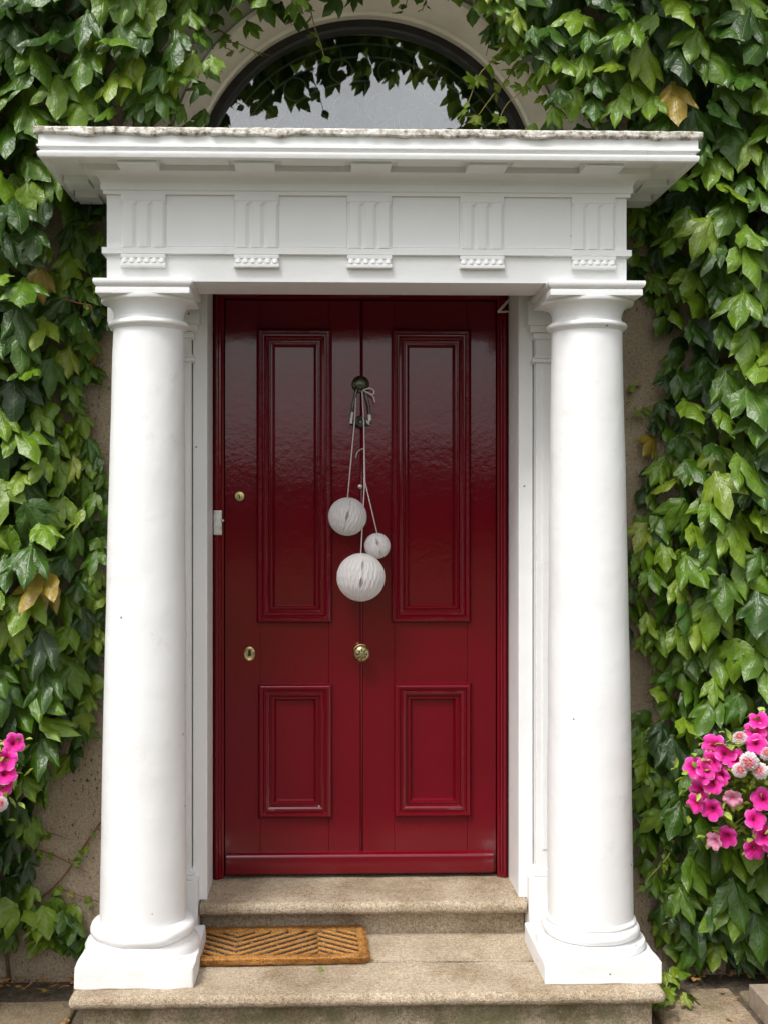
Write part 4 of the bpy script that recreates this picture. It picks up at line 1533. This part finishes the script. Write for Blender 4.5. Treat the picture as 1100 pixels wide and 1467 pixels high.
def plant(cx, cyy, cz, label_p, label_v, label_pot, label_st, pix, pale, verb, rnd, sgn):
    st = tag(empty('plant_stand', (cx, cyy, 0)), label_st, 'plant stand', 'plant stands beside the portico')
    dense_box('base_board', cx - 0.222, cx + 0.222, cyy - 0.22, cyy + 0.10, -0.01, 0.062, M['timber'], st, 0.08, 0.004, 0.001, 9)
    for a in (-1, 1):
        for b_ in (-1, 1):
            box('leg', cx + a * 0.095 - 0.018, cx + a * 0.095 + 0.018, cyy + b_ * 0.085 - 0.018, cyy + b_ * 0.085 + 0.018, 0.060, 0.50, M['timber'], st)
    box('top_board', cx - 0.125, cx + 0.125, cyy - 0.115, cyy + 0.115, 0.498, 0.52, M['timber'], st)
    pot = tag(empty('flower_pot', (cx, cyy, 0.52)), label_pot, 'flower pot', 'pots on the plant stands')
    bm = lathe_bm([(0.075, 0.52), (0.082, 0.525), (0.118, 0.685), (0.128, 0.69), (0.13, 0.73), (0.118, 0.732), (0.115, 0.70), (0.02, 0.70)], cx, cyy, 32)
    bm_obj('bowl', bm, M['pot'], pot, auto=40)
    pl = tag(empty('petunia_plant', (cx, cyy, 0.70)), label_p, 'petunia')
    c0 = Vector((cx, cyy, 0.76))
    inv = Matrix.Translation(-pl.location)
    heads = []
    def put(me, p, s, nrm, parent):
        o = bpy.data.objects.new('flower', me)
        COL.objects.link(o)
        o.parent = parent
        o.matrix_parent_inverse = Matrix.Translation(-parent.location)
        q = nrm.to_track_quat('Z', 'Y')
        o.matrix_basis = Matrix.Translation(p) @ q.to_matrix().to_4x4() @ Matrix.Rotation(rnd.uniform(0, 6.28), 4, 'Z') @ Matrix.Diagonal((s, s, s, 1))
        heads.append(p)
    def surf(px, py):
        # bulging mound: nearer to the camera in its middle
        p = at(px, py, cyy)
        dd = min(1.0, math.hypot((p.x - cx) / 0.42, (p.z - 0.74) / 0.30))
        Y = cyy - 0.16 * math.sqrt(1 - dd * dd * 0.98)
        return at(px, py, Y - rnd.uniform(0, 0.02))
    def face(p):
        n = (p - c0).normalized() * 0.55 + Vector((rnd.uniform(-.6, .5), -0.8, rnd.uniform(-0.15, 0.7)))
        return n.normalized()
    for px, py in pix:
        p = surf(px, py)
        put(rnd.choice(PMS), p, rnd.uniform(0.032, 0.038), face(p), pl)
    for px, py in pale:
        p = surf(px, py)
        put(PPM, p, rnd.uniform(0.027, 0.031), face(p), pl)
    for k in range(64):     # the part of the mound outside the photograph
        a, q = rnd.uniform(-0.5, 3.6), rnd.uniform(0.4, 1)
        p = Vector((cx + sgn * rnd.uniform(-0.25, 0.36), cyy - 0.135 - 0.05 * rnd.random(), 0.74 + rnd.uniform(-0.20, 0.22)))
        ux, uy = proj(p)
        if -18 < ux < 1118:
            continue
        put(rnd.choice(PMS), p, rnd.uniform(0.031, 0.038), face(p), pl)
    vb = tag(empty('verbena_plant', (cx, cyy, 0.70)), label_v, 'verbena')
    vh = []
    for px, py in verb:
        p = surf(px, py) + Vector((0, -0.012, 0))
        put(VM, p, rnd.uniform(0.026, 0.037), face(p), vb)
        vh.append(p)
    bm = bmesh.new()
    for p in vh:
        tube(bm, curve_pts([c0 + Vector((0, 0, -0.05)), (c0 + p) / 2 + Vector((0, 0, 0.03)), p + Vector((0, 0.03, -0.01))], 4), 0.0022, 5)
    if vh:
        bm_obj('stem', bm, M['petleaf'], vb, smooth=True)
    bm = bmesh.new()
    for p in heads:
        if p in vh: continue
        tube(bm, curve_pts([c0 + Vector((0, 0, -0.05)), (c0 + p) / 2 + Vector((0, 0, 0.02)), p + Vector((0, 0.02, -0.004))], 4), 0.002, 5)
    bm_obj('stem', bm, M['petleaf'], pl, smooth=True)
    # lime-green leaves through the mound
    bm = bmesh.new()
    for k in range(2200):
        h = heads[rnd.randrange(len(heads))]
        t = rnd.uniform(0.62, 1.03)
        p = c0.lerp(h, t) + Vector((max(-.04, min(.04, rnd.gauss(0, 0.026))), max(0.014, rnd.gauss(0.030, 0.012)), max(-.06, min(.04, rnd.gauss(-0.014, 0.032)))))
        L, wd = rnd.uniform(0.014, 0.042), rnd.uniform(0.006, 0.015)
        d = Vector((rnd.gauss(0, 1), rnd.gauss(-0.6, 0.7), rnd.gauss(0.2, 0.8))).normalized()
        sv = d.cross(Vector((rnd.gauss(0, .4), rnd.gauss(0, 0.4), 1))).normalized() * wd
        nn = sv.cross(d).normalized() * 0.006
        vs = [bm.verts.new(q) for q in (p, p + d * L * 0.35 + sv, p + d * L * 0.7 + sv * 0.8, p + d * L - nn, p + d * L * 0.7 - sv * 0.8, p + d * L * 0.35 - sv, p + d * L * 0.5 - nn)]
        for i in range(6):
            bm.faces.new((vs[6], vs[i], vs[(i + 1) % 6]))
    tag(bm_obj('foliage', bm, M['petleaf'], pl, smooth=True), kind='stuff')
    return pl

rndp = random.Random(21)
PIX_R = [(1080, 1047), (1087, 1031), (1083, 1066), (1021, 1067), (1039, 1080), (1017, 1092), (1052, 1087), (994, 1099), (1008, 1109), (1019, 1122), (1000, 1133), (994, 1151), (1019, 1161),
         (1040, 1200), (1091, 1145), (1082, 1173), (1095, 1196), (1081, 1217), (1108, 1050), (1112, 1215), (1120, 1090), (1118, 1150), (1135, 1180), (1140, 1120), (1012, 1100), (1030, 1112)]
plant(1.43, -0.56, 0.7, 'bright magenta petunias spilling towards the column on the hinge side', 'white and pink verbena clusters among magenta petunias',
      'terracotta pot under the petunias with white verbena', 'weathered timber stand under the petunias on the hinge side',
      PIX_R, [(1049, 1145), (1021, 1206)], [(1057, 1056), (1057, 1102), (1086, 1103), (1070, 1090), (1095, 1078), (1118, 1070)], rndp, 1)
PIX_L = [(22, 1064), (8, 1088), (9, 1106), (3, 1126), (-14, 1075), (-20, 1110), (-12, 1140), (-40, 1090), (-35, 1130), (-30, 1160)]
plant(-1.38, -0.56, 0.7, 'bright magenta petunias beside the ivy on the lock side of the door', 'tiny white verbena flowers under the petunias on the lock side',
      'terracotta pot under the petunias on the lock side', 'weathered timber stand under the petunias on the lock side',
      PIX_L, [], [(2, 1150), (-16, 1154)], random.Random(22), -1)

# ------------------------------------------------------------------ fallen leaves
bm = bmesh.new()
rnd = random.Random(40)
for k in range(330):
    s = rnd.choice((-1, 1))
    if k < 250:
        x, y = s * rnd.uniform(0.90, 1.75), -0.235 - abs(rnd.gauss(0, 0.06))
    else:
        x, y = s * rnd.uniform(0.90, 1.6), rnd.uniform(-0.95, -0.3)
    L = rnd.uniform(0.006, 0.017)
    c = Vector((x, y, 0.011 + rnd.uniform(0, 0.012)))
    a = rnd.uniform(0, 6.28)
    d = Vector((math.cos(a), math.sin(a), rnd.uniform(-0.1, 0.4))) * L
    w = Vector((-math.sin(a), math.cos(a), rnd.uniform(-0.4, 0.4))) * L * 0.5
    vs = [bm.verts.new(q) for q in (c - d, c - d * 0.2 + w, c + d * 0.4 + w * 0.8, c + d, c + d * 0.4 - w * 0.8, c - d * 0.2 - w)]
    bm.faces.new(vs)
tag(bm_obj('leaf_litter', bm, M['litter']), 'dry brown leaf litter along the foot of the wall', 'leaf litter', kind='stuff')
def fallen(px, py, z, size, age, label, rot):
    # ground point under the pixel at height z
    t = (CAMZ - z) * FPX / (py - VPY)
    Y = CAMY + t
    p = at(px, py, Y)
    o = bpy.data.objects.new('fallen_leaf', LEAF_ME[4])
    COL.objects.link(o)
    o.matrix_basis = Matrix.Translation((p.x, p.y, z + size * 0.22)) @ Matrix.Rotation(rot, 4, 'Z') @ Matrix.Rotation(0.2, 4, 'X') @ Matrix.Diagonal((size, size, size, 1))
    o.color = (age, 0, 0, 1)
    tag(o, label, 'leaf')
fallen(457, 1388, LT + 0.002, 0.024, 0.8, 'small green leaf fallen on the lower step in front of the doormat', 1.2)
fallen(533, 1375, LT + 0.002, 0.014, 1.0, 'tiny yellow leaf fallen on the step at the corner of the doormat', 0.4)
fallen(58, 1415, 0.012, 0.035, 1.0, 'yellow leaf fallen on the paving near the wall', 2.0)

# ------------------------------------------------------------------ garden hedge across the lawn (what the door and fanlight reflect)
bm = bmesh.new()
rnd = random.Random(77)
for k in range(9000):
    x = rnd.uniform(-60, 60)
    top = 3.3 + 0.9 * noise.noise(Vector((x * 0.13, 0, 3))) + 0.5 * noise.noise(Vector((x * 0.6, 1, 3)))
    z = top * (1 - rnd.random() ** 1.6)
    y = -38 - rnd.uniform(0, 2.5)
    c = Vector((x, y, z))
    d = Vector((rnd.gauss(0, 1), rnd.gauss(0, 1), rnd.gauss(0, 1))).normalized() * rnd.uniform(0.25, 0.6)
    w = d.cross(Vector((rnd.gauss(0, 1), rnd.gauss(0, 1), rnd.gauss(0, 1)))).normalized() * rnd.uniform(0.2, 0.45)
    bm.faces.new([bm.verts.new(q) for q in (c - d, c + w, c + d, c - w)])
tag(bm_obj('hedge', bm, M['hedge']), 'tall garden hedge across the lawn facing the house', 'hedge', kind='stuff')
